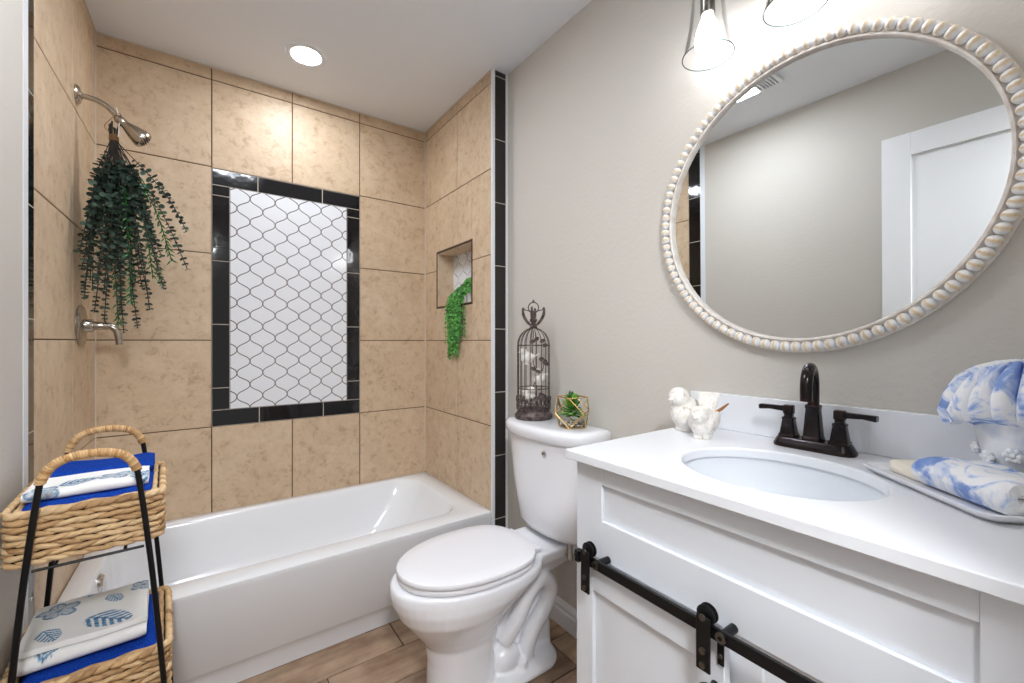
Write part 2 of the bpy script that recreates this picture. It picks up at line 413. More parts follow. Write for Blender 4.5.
tm = MB().box((W - .009, YF - .003, 0), (W - .0005, YF + .012, CH)); struct(tm.build('trim_2', 'metal_trim'), 'white caulk line beside the dark tile column')

tm = MB().box((0, -.0045, CH - .005), (AW, .002, CH - .0002)); tm.box((AW - .0045, -.75, CH - .005), (AW + .002, -.0045, CH - .0002)); tm.box((-.002, -.768, CH - .005), (.0045, -.0045, CH - .0002))
tm.box((0, -.004, .36), (.004, .002, CH - .005)); tm.box((AW - .004, -.004, .36), (AW + .002, .002, CH - .005))
struct(tm.build('trim_4', 'caulk'), 'white caulk line along the ceiling and corners of the tiled alcove')
# left wall: tiles in the alcove, a black column, a white edge strip and paint
wl = MB(); wl.box((-.14, -.86, 0), (-.003, .1, CH), 1)
for a, b in ((0, .36), (.36, .768)):
    for r in range(6): tile(wl, PLf, a, b, RZ[r], RZ[r+1], 1, 0, .0020)
wall_left = struct(wl.build('wall_left', ['tile', 'grout'], smooth=0), 'tan tiled wall that carries the shower head')
bk = MB(); bk.box((-.0028, -.862, 0), (-.001, -.768, CH), 1)
for a, b in zip(ez, ez[1:]): tile(bk, PLf, .768, .862, a, b, 1, 0, .0015)
ob = bk.build('black_edge_tiles', ['black_tile', 'grout_pale'], wall_left, smooth=0); ob['label'] = 'column of glossy black tiles'
wp = MB().box((-.14, YN, 0), (.009, -.862, CH)); wall_lp = struct(wp.build('wall_left_painted', 'paint'), 'painted left wall')
tm = MB().box((-.02, -.894, 0), (.0105, -.860, CH)); struct(tm.build('trim_3', 'metal_trim'), 'white edge strip beside the black tile column')
wrr = MB().box((W, YN, 0), (W + .2, YF + .004, CH)); wall_right = struct(wrr.build('wall_right', 'paint'), 'greige painted wall with the round mirror')
wn = MB(); wn.box((.86, YN - .12, 0), (W + .2, YN, CH)); wn.box((-.14, YN - .12, 0), (.03, YN, CH)); wn.box((.03, YN - .12, 2.15), (.86, YN, CH))
struct(wn.build('wall_near', 'paint'))
def skirting(P, a, b):
    prof = [(0, 0), (.014, 0), (.014, .062), (.011, .068), (.011, .084), (.007, .092), (.004, .100), (0, .102)]
    return [[Vector(P(t, o, z)) for o, z in prof] for t in (a, b)]
bs = MB().loft(skirting(lambda t, o, z: (W - o, t, z), YF - .004, -1.76)); struct(bs.build('baseboard_right', 'white_paint', smooth=20))
bs = MB().loft(skirting(lambda t, o, z: (.009 + o, t, z), -.896, -1.83)); struct(bs.build('baseboard_left', 'white_paint', smooth=20))
# the open door against the left wall
DY0, DY1, DX, DH = -2.545, -1.834, .05, 2.115
d = MB(); d.box((DX, DY0, .01), (DX + .022, DY1, DH))
st = .105
for (a, b, c, e) in ((DY0, DY0+st, .01, DH), (DY1-st, DY1, .01, DH), (DY0+st, DY1-st, DH-st, DH), (DY0+st, DY1-st, .01, .24), (DY0+st, DY1-st, .92, 1.05)):
    d.box((DX + .022, a, c), (DX + .035, b, e))
door = struct(d.build('door_1', 'white_paint', bevel=.0015), 'white shaker door standing open against the left wall')
dk = MB().lathe([(.026,0),(.026,.006),(.012,.008),(.011,.03),(.024,.036),(.028,.05),(.024,.062),(.001,.066)], (DX+.035, DY1-.06, .96), 20, axis='x')
dk.build('door_knob', 'nickel', door)

# ------------------------------------------------------------------ bathtub
tb = MB()
RIM = .358
def tubring(x0, x1, y0, y1, r, z): return rrect((x0+x1)/2, (y0+y1)/2, (x1-x0)/2, (y1-y0)/2, r, z, 10)
xo0, xo1 = .002, AW - .002
rings = [tubring(xo0, xo1, -.738, -.002, .004, 0), tubring(xo0, xo1, -.738, -.002, .004, .048), tubring(xo0, xo1, -.752, -.002, .004, .078),
         tubring(xo0, xo1, -.758, -.002, .004, .085), tubring(xo0, xo1, -.760, -.002, .006, .33), tubring(xo0, xo1, -.764, -.002, .008, RIM-.012), tubring(xo0+.001, xo1-.001, -.762, -.003, .010, RIM-.003),
         tubring(xo0+.004, xo1-.004, -.755, -.006, .012, RIM),
         tubring(.062, 1.395, -.668, -.045, .13, RIM-.001), tubring(.066, 1.388, -.660, -.050, .13, RIM-.004), tubring(.072, 1.378, -.652, -.058, .13, RIM-.016),
         tubring(.080, 1.335, -.640, -.072, .14, .26), tubring(.095, 1.25, -.622, -.09, .14, .14), tubring(.125, 1.17, -.60, -.115, .13, .085),
         tubring(.17, 1.10, -.565, -.155, .11, .062), tubring(.26, .98, -.48, -.25, .07, .056)]
tb.loft(rings, 0, True, True)
tub = tb.build('bathtub', 'acrylic', smooth=50)
tag(tub, 'white alcove bathtub below the tan tiled walls', 'bathtub')
ov = MB().lathe([(.043,0),(.043,.006),(.036,.013),(.014,.015),(.001,.016)], (.074, -.40, .300), 24, axis='x')
ov.build('overflow_plate', 'chrome', tub)['label'] = 'round chrome overflow plate'

# ------------------------------------------------------------------ shower head, lever and hanging bouquet
SY = -.315
t = thing('wall_shower', 'brushed nickel shower head on a bent wall arm', 'shower head', (0, SY, 2.05))
MB().lathe([(.034,0),(.034,.003),(.028,.009),(.014,.013),(.012,.016)], (.0005, SY, 2.051), 28, axis='x').build('wall_flange', 'nickel', t)
armp = spline([(.002,SY,2.051),(.045,SY,2.049),(.078,SY,2.036),(.100,SY,2.014),(.114,SY,1.996)], 8)
MB().tube(armp, .0095, 14).build('shower_arm', 'nickel', t)
hd = MB().lathe([(.010,-.008),(.013,-.004),(.0135,.012),(.012,.016),(.015,.026),(.022,.044),(.027,.062),(.0285,.074),(.026,.080),(.001,.082)], (0,0,0), 28)
R_ = Matrix.Translation((.114, SY, 1.996)) @ Vector((.76, 0, -.65)).to_track_quat('Z', 'Y').to_matrix().to_4x4() @ Matrix.Scale(1.2, 4)
head = hd.build('spray_head', 'nickel', t, M4=R_)
nz = MB()
for i in range(3):
    for j in range(1 if i == 0 else 6*i):
        a = 2*PI*j/max(1, 6*i); nz.lathe([(.0018,.080),(.0014,.085),(.0004,.086)], (.0075*i*math.cos(a), .0075*i*math.sin(a), 0), 6)
nz.build('nozzles', 'black_metal', head, M4=R_)

LY, LZ = -.257, 1.224
t = thing('shower_valve', 'brushed nickel shower lever with round wall plate', 'shower valve', (0, LY, LZ))
MB().lathe([(.076,0),(.076,.003),(.070,.009),(.040,.013),(.026,.015),(.024,.034),(.022,.036)], (.0005, LY, LZ), 36, axis='x').build('valve_plate', 'nickel', t)
MB().tube(spline([(.03,LY,LZ),(.06,LY,LZ),(.085,LY,LZ-.003),(.100,LY,LZ-.018),(.106,LY,LZ-.045),(.108,LY,LZ-.072)], 6), [.016]*6+[.0145]*6+[.0125]*6+[.0115]*6+[.011]*7, 14).build('lever', 'nickel', t)

t = thing('eucalyptus_bouquet', 'hanging bunch of dark green eucalyptus tied below the shower head', 'bouquet', (.105, SY, 1.19))
random.seed(11)
stm, lf, fr = MB(), MB(), MB()
top = Vector((.100, SY, 1.905))
ends = [(.318,-.315,1.455,0),(.25,-.40,1.36,0),(.235,-.25,1.40,1),(.205,-.35,1.285,0),(.165,-.30,1.215,0),(.135,-.38,1.195,0),(.105,-.26,1.235,1),(.08,-.36,1.24,0),(.045,-.30,1.27,0),(.035,-.40,1.31,0),
        (.03,-.24,1.36,0),(.022,-.36,1.42,0),(.02,-.31,1.36,0),(.16,-.42,1.30,1),(.19,-.22,1.34,0),(.12,-.315,1.27,0),(.09,-.44,1.33,0),(.27,-.33,1.48,1),(.15,-.20,1.40,0),(.06,-.20,1.44,0),(.21,-.30,1.42,1),(.03,-.44,1.47,0),
        (.10,-.36,1.42,0),(.14,-.27,1.46,0),(.18,-.38,1.46,0),(.07,-.30,1.50,0),(.12,-.40,1.52,0),(.215,-.26,1.55,0),(.055,-.36,1.56,0),(.16,-.33,1.58,0),(.10,-.27,1.60,0),(.035,-.27,1.60,0),(.20,-.36,1.62,0)]
ends += [(x + random.uniform(-.02,.02), y + random.uniform(-.05,.05), z + random.uniform(.03,.16), 0) for x, y, z, k in ends[::2] if z < 1.5]
for ei, (ex, ey, ez_, kind) in enumerate(ends):
    ex = max(ex, .018); e = Vector((ex, ey, ez_)); a = top + Vector((random.uniform(-.010,.010), random.uniform(-.010,.010), random.uniform(-.01,.03)))
    mid = a.lerp(e, .5) + Vector((random.uniform(-.012,.012) + (ex-.1)*.10, random.uniform(-.012,.012), random.uniform(-.01,.02))); mid.x = max(mid.x, .025)
    P = spline([a, mid, e], 40); stm.tube(P[::4] + [P[-1]], .0016, 5)
    Ltot = sum((P[i+1]-P[i]).length for i in range(len(P)-1)); run = 0; acc = 0; ph = random.random()*6
    bare = random.uniform(.12, .36)
    for i in range(1, len(P)):
        seg = P[i]-P[i-1]; run += seg.length; acc += seg.length; f = run/Ltot
        if acc < .0092 or f < bare: continue
        acc = 0; tdir = seg.normalized(); side = tdir.cross(Vector((math.cos(ph), math.sin(ph), .2))).normalized(); ph += 1.57 + random.uniform(-.35,.35)
        if kind == 0:
            s_ = .0118*(.62 if f < .28 else 1)*(1 - .45*max(0, f-.25)/.75)*random.uniform(.8,1.2)
            for sg in (-1, 1):
                ld_ = (side*sg + tdir*random.uniform(-.1,.5)).normalized(); c = P[i] + ld_*s_*1.0; c.x = max(c.x, .012 + s_*.6)
                nrm = (tdir*.55 + Vector((random.uniform(-.3,.6), random.uniform(-1.0,.1), random.uniform(-.3,.3)))).normalized(); nrm = (nrm - ld_*nrm.dot(ld_)).normalized()
                lf.disc(c, nrm, s_, 8, 0, .0012, .78, up=nrm.cross(ld_))
        else:
            for sg in (-1, 1):
                d_ = (side*sg*.7 + tdir*.8 + Vector((random.uniform(-.3,.3), random.uniform(-.3,.3), 0))).normalized(); ln = random.uniform(.018,.032)
                w_ = d_.cross(Vector((.2,.9,.3))).normalized()*.003; p0 = P[i]; q = [p0, p0 + d_*ln*.45 + w_, p0 + d_*ln, p0 + d_*ln*.45 - w_]
                for z_ in q: z_.x = max(z_.x, .012)
                fr.add(q, [(0,1,2,3)])
for i in range(9):
    a = 2*PI*i/9; stm.tube([top + Vector((.010*math.cos(a), .010*math.sin(a), -.05)), top + Vector((.009*math.cos(a+.6), .009*math.sin(a+.6), .01)), top + Vector((.014*math.cos(a+1), .014*math.sin(a+1), .05 + .012*(i % 3)))], .003, 6)
stm.build('stems', 'stem', t); o = lf.build('foliage', 'eucalyptus', t, smooth=0); o['label'] = 'round dark eucalyptus leaves'
o = fr.build('narrow_leaves', 'fern_green', t, smooth=0); o['label'] = 'bright green narrow leaves'
tw = MB()
tw.tube([top + Vector((.0135*math.cos(a*.8), .0135*math.sin(a*.8), .004 + .0006*a)) for a in range(40)], .0016, 5)
tw.tube(spline([top+Vector((.0,0,.03)), (.075,SY-.003,1.955),(.09,SY-.006,1.985),(.112,SY-.011,2.012),(.120,SY,2.012),(.118,SY+.010,1.99),(.112,SY,1.95),top+Vector((.008,0,.02))], 8), .0014, 5)
tw.build('twine', 'twine', t)
ws = MB().tube(spline([(.117,SY-.011,1.99),(.110,SY-.006,2.014),(.112,SY+.008,2.016),(.118,SY+.004,1.985),(.116,SY-.012,1.975),(.115,SY-.013,1.945),(.113,SY-.012,1.925)], 8), .0016, 6)
ws.tube([(.113,SY-.011,2.013),(.108,SY-.013,2.034)], .0012, 5); ws.build('tie', 'white_string', t)['label'] = 'white string tie'

# ------------------------------------------------------------------ trailing plant in the niche
t = thing('trailing_plant', 'bright green trailing plant hanging out of the wall niche', 'plant', (AW + .05, -.46, NZ0))
random.seed(5); lf, stm = MB(), MB()
MB().lathe([(.026,0),(.034,.05),(.035,.055),(.031,.056),(.029,.048),(.001,.046)], (AW+.055, -.475, NZ0+.001), 20).build('pot', 'porcelain', t)
def leafy(P, size, dens=.0075):
    acc = 0
    for i in range(1, len(P)):
        s_ = P[i]-P[i-1]; acc += s_.length
        while acc > dens:
            acc -= dens; d_ = Vector((random.gauss(0,1), random.gauss(0,1), random.gauss(.2,.7))).normalized(); c = P[i] + d_*size*.9
            if c.x < AW + .004 or c.z > NZ0 + .006: c.z = max(c.z, NZ0 + .003) if c.x > AW - .004 else c.z
            if c.z < NZ0 and c.x > AW - .006: c.x = AW - .006
            lf.disc(c, (d_ + Vector((-.4,-.4,.3))).normalized(), size*random.uniform(.75,1.2), 6, 0, -.0012, .8)
for k in range(50):
    y_ = random.uniform(-.50, -.335) if k % 4 else random.uniform(-.54, -.32); drop = random.uniform(.16,.30)*(1 if -.47 < y_ < -.35 else random.uniform(.2,.8))
    zb = NZ0 - drop
    P = spline([(AW+.05, -.465+random.uniform(-.03,.03), NZ0+.06), (AW+.03, -.46+(y_+.46)*.5, NZ0+random.uniform(.06,.105)), (AW-.004, y_*.7-.13+random.uniform(-.01,.01), NZ0+random.uniform(.015,.06)),
                (AW-.014-random.uniform(0,.014), y_, NZ0-.012), (AW-.013-random.uniform(0,.012), y_+random.uniform(-.016,.016), zb)], 9)
    stm.tube(P, .0011, 4); leafy(P, random.uniform(.0055,.0082), .0082)
for k in range(70):
    a = random.uniform(0, 2*PI); r_ = random.uniform(.02,.092); a = a if k % 2 else random.uniform(3.6, 5.6)
    P = spline([(AW+.055, -.475, NZ0+.05), (AW+.05+r_*.4*math.cos(a), -.475+r_*.5*math.sin(a), NZ0+.14-r_*.3), (min(AW+.095, AW+.045+r_*.6*math.cos(a)), max(-.56,-.475+r_*math.sin(a)), NZ0+.13-r_*random.uniform(.7,1.2))], 7)
    stm.tube(P, .0011, 4); leafy(P, .0085)
stm.build('stems', 'pearls', t); lf.build('foliage', 'pearls', t, smooth=0)

# ------------------------------------------------------------------ toilet
TY, TX = -1.190, W - .012
t = thing('toilet', 'white two-piece toilet with its lid closed', 'toilet', (1.25, TY, 0))
def egg(xf, xb, hw, z, n=48, p=2.0, wx=.56):
    xc = xf + (xb-xf)*wx; out = []
    for i in range(n):
        a = 2*PI*i/n; c, s_ = math.cos(a), math.sin(a)
        e = 2/p if c > 0 else 1.0
        x = xc + (abs(c)**e * (xb-xc) if c > 0 else c*(xc-xf)); y = TY + math.copysign(abs(s_)**(2/p if c > 0 else .94), s_)*hw
        out.append(Vector((x, y, z)))
    return out
bw = MB()
bw.loft([egg(.962,1.19,.098,0,p=3.2), egg(.964,1.188,.096,.04,p=3.2), egg(.966,1.185,.092,.12,p=3.2), egg(.958,1.20,.094,.18,p=3), egg(.935,1.20,.112,.215,p=2.6), egg(.90,1.225,.140,.26,p=2.4), egg(.866,1.265,.168,.305,p=2.3),
         egg(.848,1.325,.182,.345,p=2.4), egg(.842,1.38,.186,.375,p=2.5), egg(.845,1.38,.184,.397,p=2.5), egg(.852,1.375,.178,.403,p=2.5)])
# deck that carries the tank
bw.loft([rrect(1.40, TY, .06, .05, .03, .29), rrect(1.425, TY, .105, .080, .03, .335), rrect(1.42, TY, .13, .108, .03, .372), rrect(1.435, TY, .118, .115, .03, .402), rrect(1.435, TY, .112, .110, .03, .410)])
# rear column, foot flange, trapway
bw.loft([rrect(1.28, TY, .18, .046, .03, .01), rrect(1.28, TY, .175, .040, .03, .20), rrect(1.30, TY, .16, .046, .03, .36)])
bw.loft([rrect(1.235, TY, .215, .130, .09, 0, 8), rrect(1.235, TY, .215, .132, .09, .012, 8), rrect(1.235, TY, .203, .118, .085, .030, 8), rrect(1.235, TY, .188, .100, .075, .036, 8)])
for sg in (-1, 1):
    yy = TY + sg*.070
    bw.tube(spline([(1.22,TY+sg*.05,.12),(1.262,yy,.185),(1.298,yy,.240),(1.338,yy,.285),(1.388,yy,.296),(1.420,yy,.25),(1.390,yy,.185),(1.335,yy,.130),(1.305,yy,.06),(1.300,yy,.01)], 7), .030, 14)
    bw.ell((1.225, TY + sg*.055, .065), (.06, .045, .05))
    bw.lathe([(.013,.02),(.013,.055),(.011,.060),(.001,.061)], (1.275, TY + sg*.098, 0), 14)
ob = bw.build('bowl', 'porcelain', t, smooth=0)
md = ob.modifiers.new('union', 'REMESH'); md.mode = 'VOXEL'; md.voxel_size = .0055; md.use_smooth_shade = True
md = ob.modifiers.new('soften', 'SMOOTH'); md.factor = .5; md.iterations = 4
def slab(rf, z0, z1, r=.006):
    return [rf(z0, -r), rf(z0 + r*.4, -r*.3), rf(z0 + r, 0), rf(z1 - r, 0), rf(z1 - r*.35, -r*.35), rf(z1, -r*1.1)]
se = MB().loft(slab(lambda z, o: egg(.868-o, 1.335+o, .178+o, z, p=2.9), .405, .421, .005)); se.build('seat', 'seat', t, smooth=35)
ld = MB(); rr_ = slab(lambda z, o: egg(.865-o, 1.338+o, .181+o, z, p=2.9), .423, .443, .007)
rr_.append(egg(.93, 1.29, .13, .4455, p=2.9)); ld.loft(rr_); ld.build('lid', 'seat', t, smooth=35)
for sg in (-1, 1):
    MB().box((1.325, TY+sg*.072-.022, .409), (1.362, TY+sg*.072+.022, .428)).build('hinge', 'seat', t, bevel=.006, seg=3)
def tank(x0, x1, hw, z, bulge, n=14):
    """outline with a bowed front (towards -x) and rounded corners"""
    out = []
    for i in range(n+1):
        u = -1 + 2*i/n; out.append(Vector((x0 + bulge*abs(u)**2.6, TY - .018 + hw*u*(1-.04*abs(u)**6), z)))
    out += [Vector((x0 + bulge + (x1-x0-bulge)*.35, TY - .018 + hw, z)), Vector((x1 - .01, TY - .018 + hw, z)), Vector((x1, TY - .018 + hw - .012, z)), Vector((x1, TY - .018 - hw + .012, z)), Vector((x1 - .01, TY - .018 - hw, z)), Vector((x0 + bulge + (x1-x0-bulge)*.35, TY - .018 - hw, z))]
    return out
tk = MB().loft([tank(1.425, 1.545, .150, .432, .05), tank(1.408, 1.552, .175, .440, .05), tank(1.398, 1.556, .186, .46, .05), tank(1.384, 1.558, .205, .60, .05), tank(1.374, 1.558, .216, .74, .05), tank(1.370, 1.558, .219, .805, .05)])
tk.build('tank', 'porcelain', t, smooth=55)
tl = MB().loft([tank(1.362, 1.560, .226, .800, .055), tank(1.355, 1.560, .231, .806, .055), tank(1.354, 1.560, .232, .830, .055), tank(1.358, 1.560, .229, .841, .055), tank(1.368, 1.556, .221, .847, .055), tank(1.39, 1.55, .20, .849, .05)])
tl.build('tank_lid', 'porcelain', t, smooth=55)
fb = MB().lathe([(.011,0),(.011,-.003),(.009,-.0045),(.0045,-.005)], (1.3745, TY-.090, .757), 20, axis='x')
fb.lathe([(.004,-.005),(.003,-.0062),(.0005,-.0063)], (1.3745, TY-.090, .757), 12, m=1, axis='x')
fb.build('badge', ['chrome', 'black_metal'], t)['label'] = 'small round silver badge with a dark dot'
sv = MB().lathe([(.013,0),(.013,.02),(.010,.024),(.010,.075)], (1.47, TY-.124, .360), 16); sv.build('supply_nut', 'nickel', t)

# ------------------------------------------------------------------ things on the toilet tank
LID = .8492
CX, CY = 1.478, -1.088
t = thing('birdcage', 'ornate aged metal birdcage with three white birds on the toilet tank', 'birdcage', (CX, CY, LID))
MB().lathe([(.074,0),(.078,.006),(.078,.016),(.072,.022),(.067,.030),(.067,.034)], (CX,CY,LID), 36).build('base', 'iron', t)
Rc = .066
for zr, rr2 in ((LID+.036, .0022), (LID+.075, .0018), (LID+.125, .002), (LID+.30, .0026)):
    MB().tube([(CX+Rc*math.cos(2*PI*i/36), CY+Rc*math.sin(2*PI*i/36), zr) for i in range(37)], rr2, 6).build('hoop', 'iron', t)
first = None
for i in range(18):
    if first is None:
        P = [(Rc,0,.034),(Rc,0,.20),(Rc,0,.30)] + [(Rc*math.cos(a), 0, .30+.072*math.sin(a)) for a in [PI/2*k/7 for k in range(1,7)]] + [(.008,0,.373)]
        b_ = MB().tube(P, .0016, 6); b_.v = [p + Vector((CX,CY,LID)) for p in b_.v]
        first = b_.build('bar', 'iron', t)
    else:
        c = first.copy(); COL.objects.link(c); c.parent = t; c.rotation_euler = (0,0,2*PI*i/18)
gal = MB()
for i in range(24):                       # filigree gallery round the foot
    a = 2*PI*i/24; c, s_ = math.cos(a), math.sin(a); rg = Rc + .003
    ring = []
    for k in range(11):
        q = 2*PI*k/10; aa = a + .0075/rg*math.cos(q); ring.append((CX+rg*math.cos(aa), CY+rg*math.sin(aa), LID+.055+.016*math.sin(q)))
    gal.tube(ring, .0019, 5); gal.ell((CX+rg*c, CY+rg*s_, LID+.078+.006*(i % 2)), (.0045,.0045,.009), 8, 6)
gal.build('gallery', 'iron', t)
fn = MB(); fz = LID + .372
fn.lathe([(.015,0),(.017,.004),(.012,.010),(.009,.022),(.014,.026),(.016,.034),(.012,.038),(.005,.046),(.007,.056),(.004,.068)], (CX,CY,fz), 18)
for k in range(4):                        # curled leaves that form the crown
    a = k*PI/2 + .75; c, s_ = math.cos(a), math.sin(a)
    P = spline([(.010,fz+.01),(.028,fz+.028),(.042,fz+.055),(.044,fz+.078),(.034,fz+.072)], 5)
    fn.tube([(CX+p[0]*c, CY+p[0]*s_, p[1]) for p in [(q.x,q.y) for q in [Vector((u[0],u[1],0)) for u in P]]] if False else [(CX+q[0]*c, CY+q[0]*s_, q[1]) for q in [(v_.x, v_.y) for v_ in spline([(.010,fz+.01,0),(.028,fz+.028,0),(.042,fz+.055,0),(.044,fz+.082,0),(.036,fz+.074,0)], 5)]],
            [.004,.0045,.005,.0055,.006,.0062,.0064,.0066,.0066,.0066,.0064,.006,.0055,.005,.0045,.004,.0035,.003,.003,.0025,.002], 7)
    fn.tube([(CX+.036*c, CY+.036*s_, fz+.074), (CX+.018*c, CY+.018*s_, fz+.070), (CX+.006*c, CY+.006*s_, fz+.060)], .0025, 6)
fn.tube([(CX+.022*math.cos(a)*.62, CY-.022*math.cos(a)*.78, fz+.084+.022*math.sin(a)) for a in [2*PI*k/20 for k in range(21)]], .0024, 6)
fn.ell((CX,CY,fz+.110), (.005,.005,.007), 8, 6)
fn.build('finial', 'iron', t)['label'] = 'crown-like leaf and ring finial'
vn = MB()
vn.tube(spline([(CX-.01,CY,LID+.03),(CX-.02,CY-.01,LID+.11),(CX,CY-.02,LID+.17),(CX-.012,CY-.01,LID+.25),(CX,CY,LID+.36)], 8), .0022, 6)
vn.tube(spline([(CX,CY-.02,LID+.17),(CX+.02,CY-.035,LID+.20),(CX+.01,CY-.05,LID+.235)], 6), .0018, 6)
random.seed(3)
for (dx,dy,z) in ((-.022,-.02,.315),(-.012,-.036,.325),(.012,-.045,.318),(.020,-.05,.30),(.0,-.052,.245),(.018,-.052,.235),(.028,-.05,.225),(-.025,-.03,.205),(-.012,-.045,.195),(.002,-.05,.10),(-.02,-.04,.085),(.02,-.048,.09)):
    vn.disc((CX+dx,CY+dy,LID+z), (-.55+random.uniform(-.3,.3),-.75,random.uniform(-.2,.3)), .013, 6, 0, .003, .7, up=(random.uniform(-1,1),0,1))
vn.build('vine', 'iron', t, smooth=0)
def bird_mb(mb, c, s_, yaw, tailup=.35, hd=(.26,.82), tl=1.0):
    R = Matrix.Translation(c) @ Matrix.Rotation(yaw, 4, 'Z') @ Matrix.Scale(s_, 4); q = MB()
    q.ell((0,0,.42), (.42,.33,.40), 18, 12, R=Matrix.Rotation(-.35,3,'Y')); q.ell((hd[0],0,hd[1]), (.25,.235,.235), 16, 10)
    q.loft([[(hd[0]+.18,.07*math.cos(a),hd[1]-.02+.06*math.sin(a)) for a in [2*PI*k/8 for k in range(8)]], [(hd[0]+.36,.005*math.cos(a),hd[1]-.05+.005*math.sin(a)) for a in [2*PI*k/8 for k in range(8)]]])
    rg = []
    for f in range(6):
        u = f/5; w_ = .17 + .13*u; th = .075 - .03*u; x = -.28 - .55*tl*u*math.cos(tailup); z = .42 + .62*tl*u*math.sin(tailup) + .05*u
        rg.append([(x + th*math.cos(a)*math.sin(tailup), w_*math.sin(a), z + th*math.cos(a)*math.cos(tailup)) for a in [2*PI*k/14 for k in range(14)]])
    q.loft(rg)
    for sg in (-1, 1): q.ell((-.10, sg*.27, .46), (.36,.09,.21), 14, 8, R=Matrix.Rotation(.35,3,'Y'))
    q.loft([rrect(.02,0,.22,.20,.1,0), rrect(.02,0,.20,.18,.1,.14)])
    q.v = [R @ p for p in q.v]; mb.add(q.v, q.f); return mb
def solid(o, vox, it=3):
    md = o.modifiers.new('union', 'REMESH'); md.mode = 'VOXEL'; md.voxel_size = vox; md.use_smooth_shade = True
    md = o.modifiers.new('soften', 'SMOOTH'); md.factor = .5; md.iterations = it
for (dx,dy,dz,yw) in ((-.030,.004,.222,2.6),(.012,-.022,.138,3.6),(-.022,-.005,.066,4.4)):
    o = bird_mb(MB(), Vector((CX+dx, CY+dy, LID+dz)), .064, yw).build('bird', 'plaster', t, smooth=0); solid(o, .0014, 2); o['label'] = 'white bird'

GX, GY, GR = 1.478, -1.318, .074
t = thing('terrarium', 'brass-edged geometric glass terrarium with a succulent on the toilet tank', 'terrarium', (GX, GY, LID))
# square-cut polyhedron: rotated squares top and bottom, wide belt between
def sq(r, z, off): return [Vector((GX + r*math.cos(off + k*PI/2), GY + r*math.sin(off + k*PI/2), LID + z)) for k in range(4)]
g0 = math.radians(169)
A_, B_, C_ = sq(.050,.003,g0 + PI/4), sq(GR,.058,g0 + PI/4 + PI/4), sq(.056,.112,g0 + PI/4)
fs_ = []; edges = []
for k in range(4):
    n = (k+1) % 4
    edges += [(A_[k],A_[n]),(C_[k],C_[n]),(A_[k],B_[k]),(A_[n],B_[k]),(C_[k],B_[k]),(C_[n],B_[k])]
    fs_ += [(A_[k],A_[n],B_[k]),(C_[n],C_[k],B_[k]),(A_[n],B_[n],C_[n],B_[k])]
fm = MB()
for a, b in edges: fm.tube([a, b], .0021, 6)
for p in A_+B_+C_: fm.ell(p, (.0027,.0027,.0027), 8, 6)
fm.build('frame', 'brass', t)
gm = MB()
for f in fs_: gm.add(list(f), [tuple(range(len(f)))])
gm.add(A_, [(0,1,2,3)]); gm.build('panes', 'glass', t, smooth=0)
random.seed(9); pb = MB()
for i in range(120):
    a, r_ = random.random()*2*PI, math.sqrt(random.random())*.043; s_ = random.uniform(.004,.0075)
    pb.ell((GX+r_*math.cos(a), GY+r_*math.sin(a), LID+.009+random.random()*.018*(1-r_/.07)), (s_,s_*.8,s_*.6), 7, 5)
pb.build('pebbles', 'pebble', t)
su = MB()
for i in range(95):
    a = i*2.4; f = i/95; el = -.35 + 1.75*f; ln = .044*(1 - .25*f)*random.uniform(.8,1.1); d_ = Vector((math.cos(a)*math.cos(el), math.sin(a)*math.cos(el), math.sin(el)))
    s2 = d_.cross(Vector((0,0,1))).normalized(); up_ = s2.cross(d_); o_ = Vector((GX+random.uniform(-.012,.012), GY+random.uniform(-.012,.012), LID+.046+.054*f)); rg = []
    for u, w_ in ((.05,.35),(.35,.8),(.65,1),(.85,.7),(1,.06)):
        rg.append([o_ + d_*ln*u + s2*math.cos(q)*w_*ln*.2 + up_*(math.sin(q)*w_*ln*.07 + .1*ln*u*u) for q in [2*PI*k/6 for k in range(6)]])
    su.loft(rg)
su.build('succulent', 'succulent', t)

# ------------------------------------------------------------------ vanity
VY0, VY1 = -1.760, -2.480      # left and right ends of the cabinet
FX = 1.072                     # face of the cabinet
CT = .92
t = thing('vanity_cabinet', 'white shaker vanity cabinet with a sliding barn door', 'cabinet', (1.3, -2.12, 0))
cb = MB()
cb.box((FX + .02, VY0 - .018, .0), (W - .001, VY0, CT - .02)); cb.box((FX + .02, VY1, 0), (W - .001, VY1 + .018, CT - .02))
cb.box((FX + .02, VY1 + .018, .08), (W - .001, VY0 - .018, .098)); cb.box((FX + .07, VY1 + .018, 0), (FX + .085, VY0 - .018, .08))
cb.box((FX + .02, VY1+.018, .69), (FX + .04, VY0-.018, .75))
# face frame
cb.box((FX, VY0 - .045, 0), (FX + .02, VY0, CT - .02)); cb.box((FX, VY1, 0), (FX + .02, VY1 + .045, CT - .02))
cb.box((FX, VY1 + .045, .69), (FX + .02, VY0 - .045, .765)); cb.box((FX, VY1 + .045, .0), (FX + .02, VY0 - .045, .075))
cb.box((FX, -2.16, .075), (FX + .02, -2.08, .69)); cb.box((W - .012, VY1+.018, .1), (W - .001, VY0-.018, .86))
cb.build('carcass', 'cabinet', t, bevel=.0012)
fz0, fz1, fy0, fy1 = .697, .896, VY0 - .002, VY1 + .002
py0, py1, pz0, pz1 = -1.836, -2.384, .780, .857
ff = MB(); fa, fb_ = FX - .0035, FX + .0195
ff.box((fb_, fy1, fz0), (fa, py1, fz1)); ff.box((fb_, py0, fz0), (fa, fy0, fz1)); ff.box((fb_, py1, fz0), (fa, py0, pz0)); ff.box((fb_, py1, pz1), (fa, py0, fz1))
ff.box((FX + .012, py1, pz0), (FX + .0045, py0, pz1))
ff.build('drawer_front', 'cabinet', t, bevel=.0012)['label'] = 'fixed panel front above the doors'
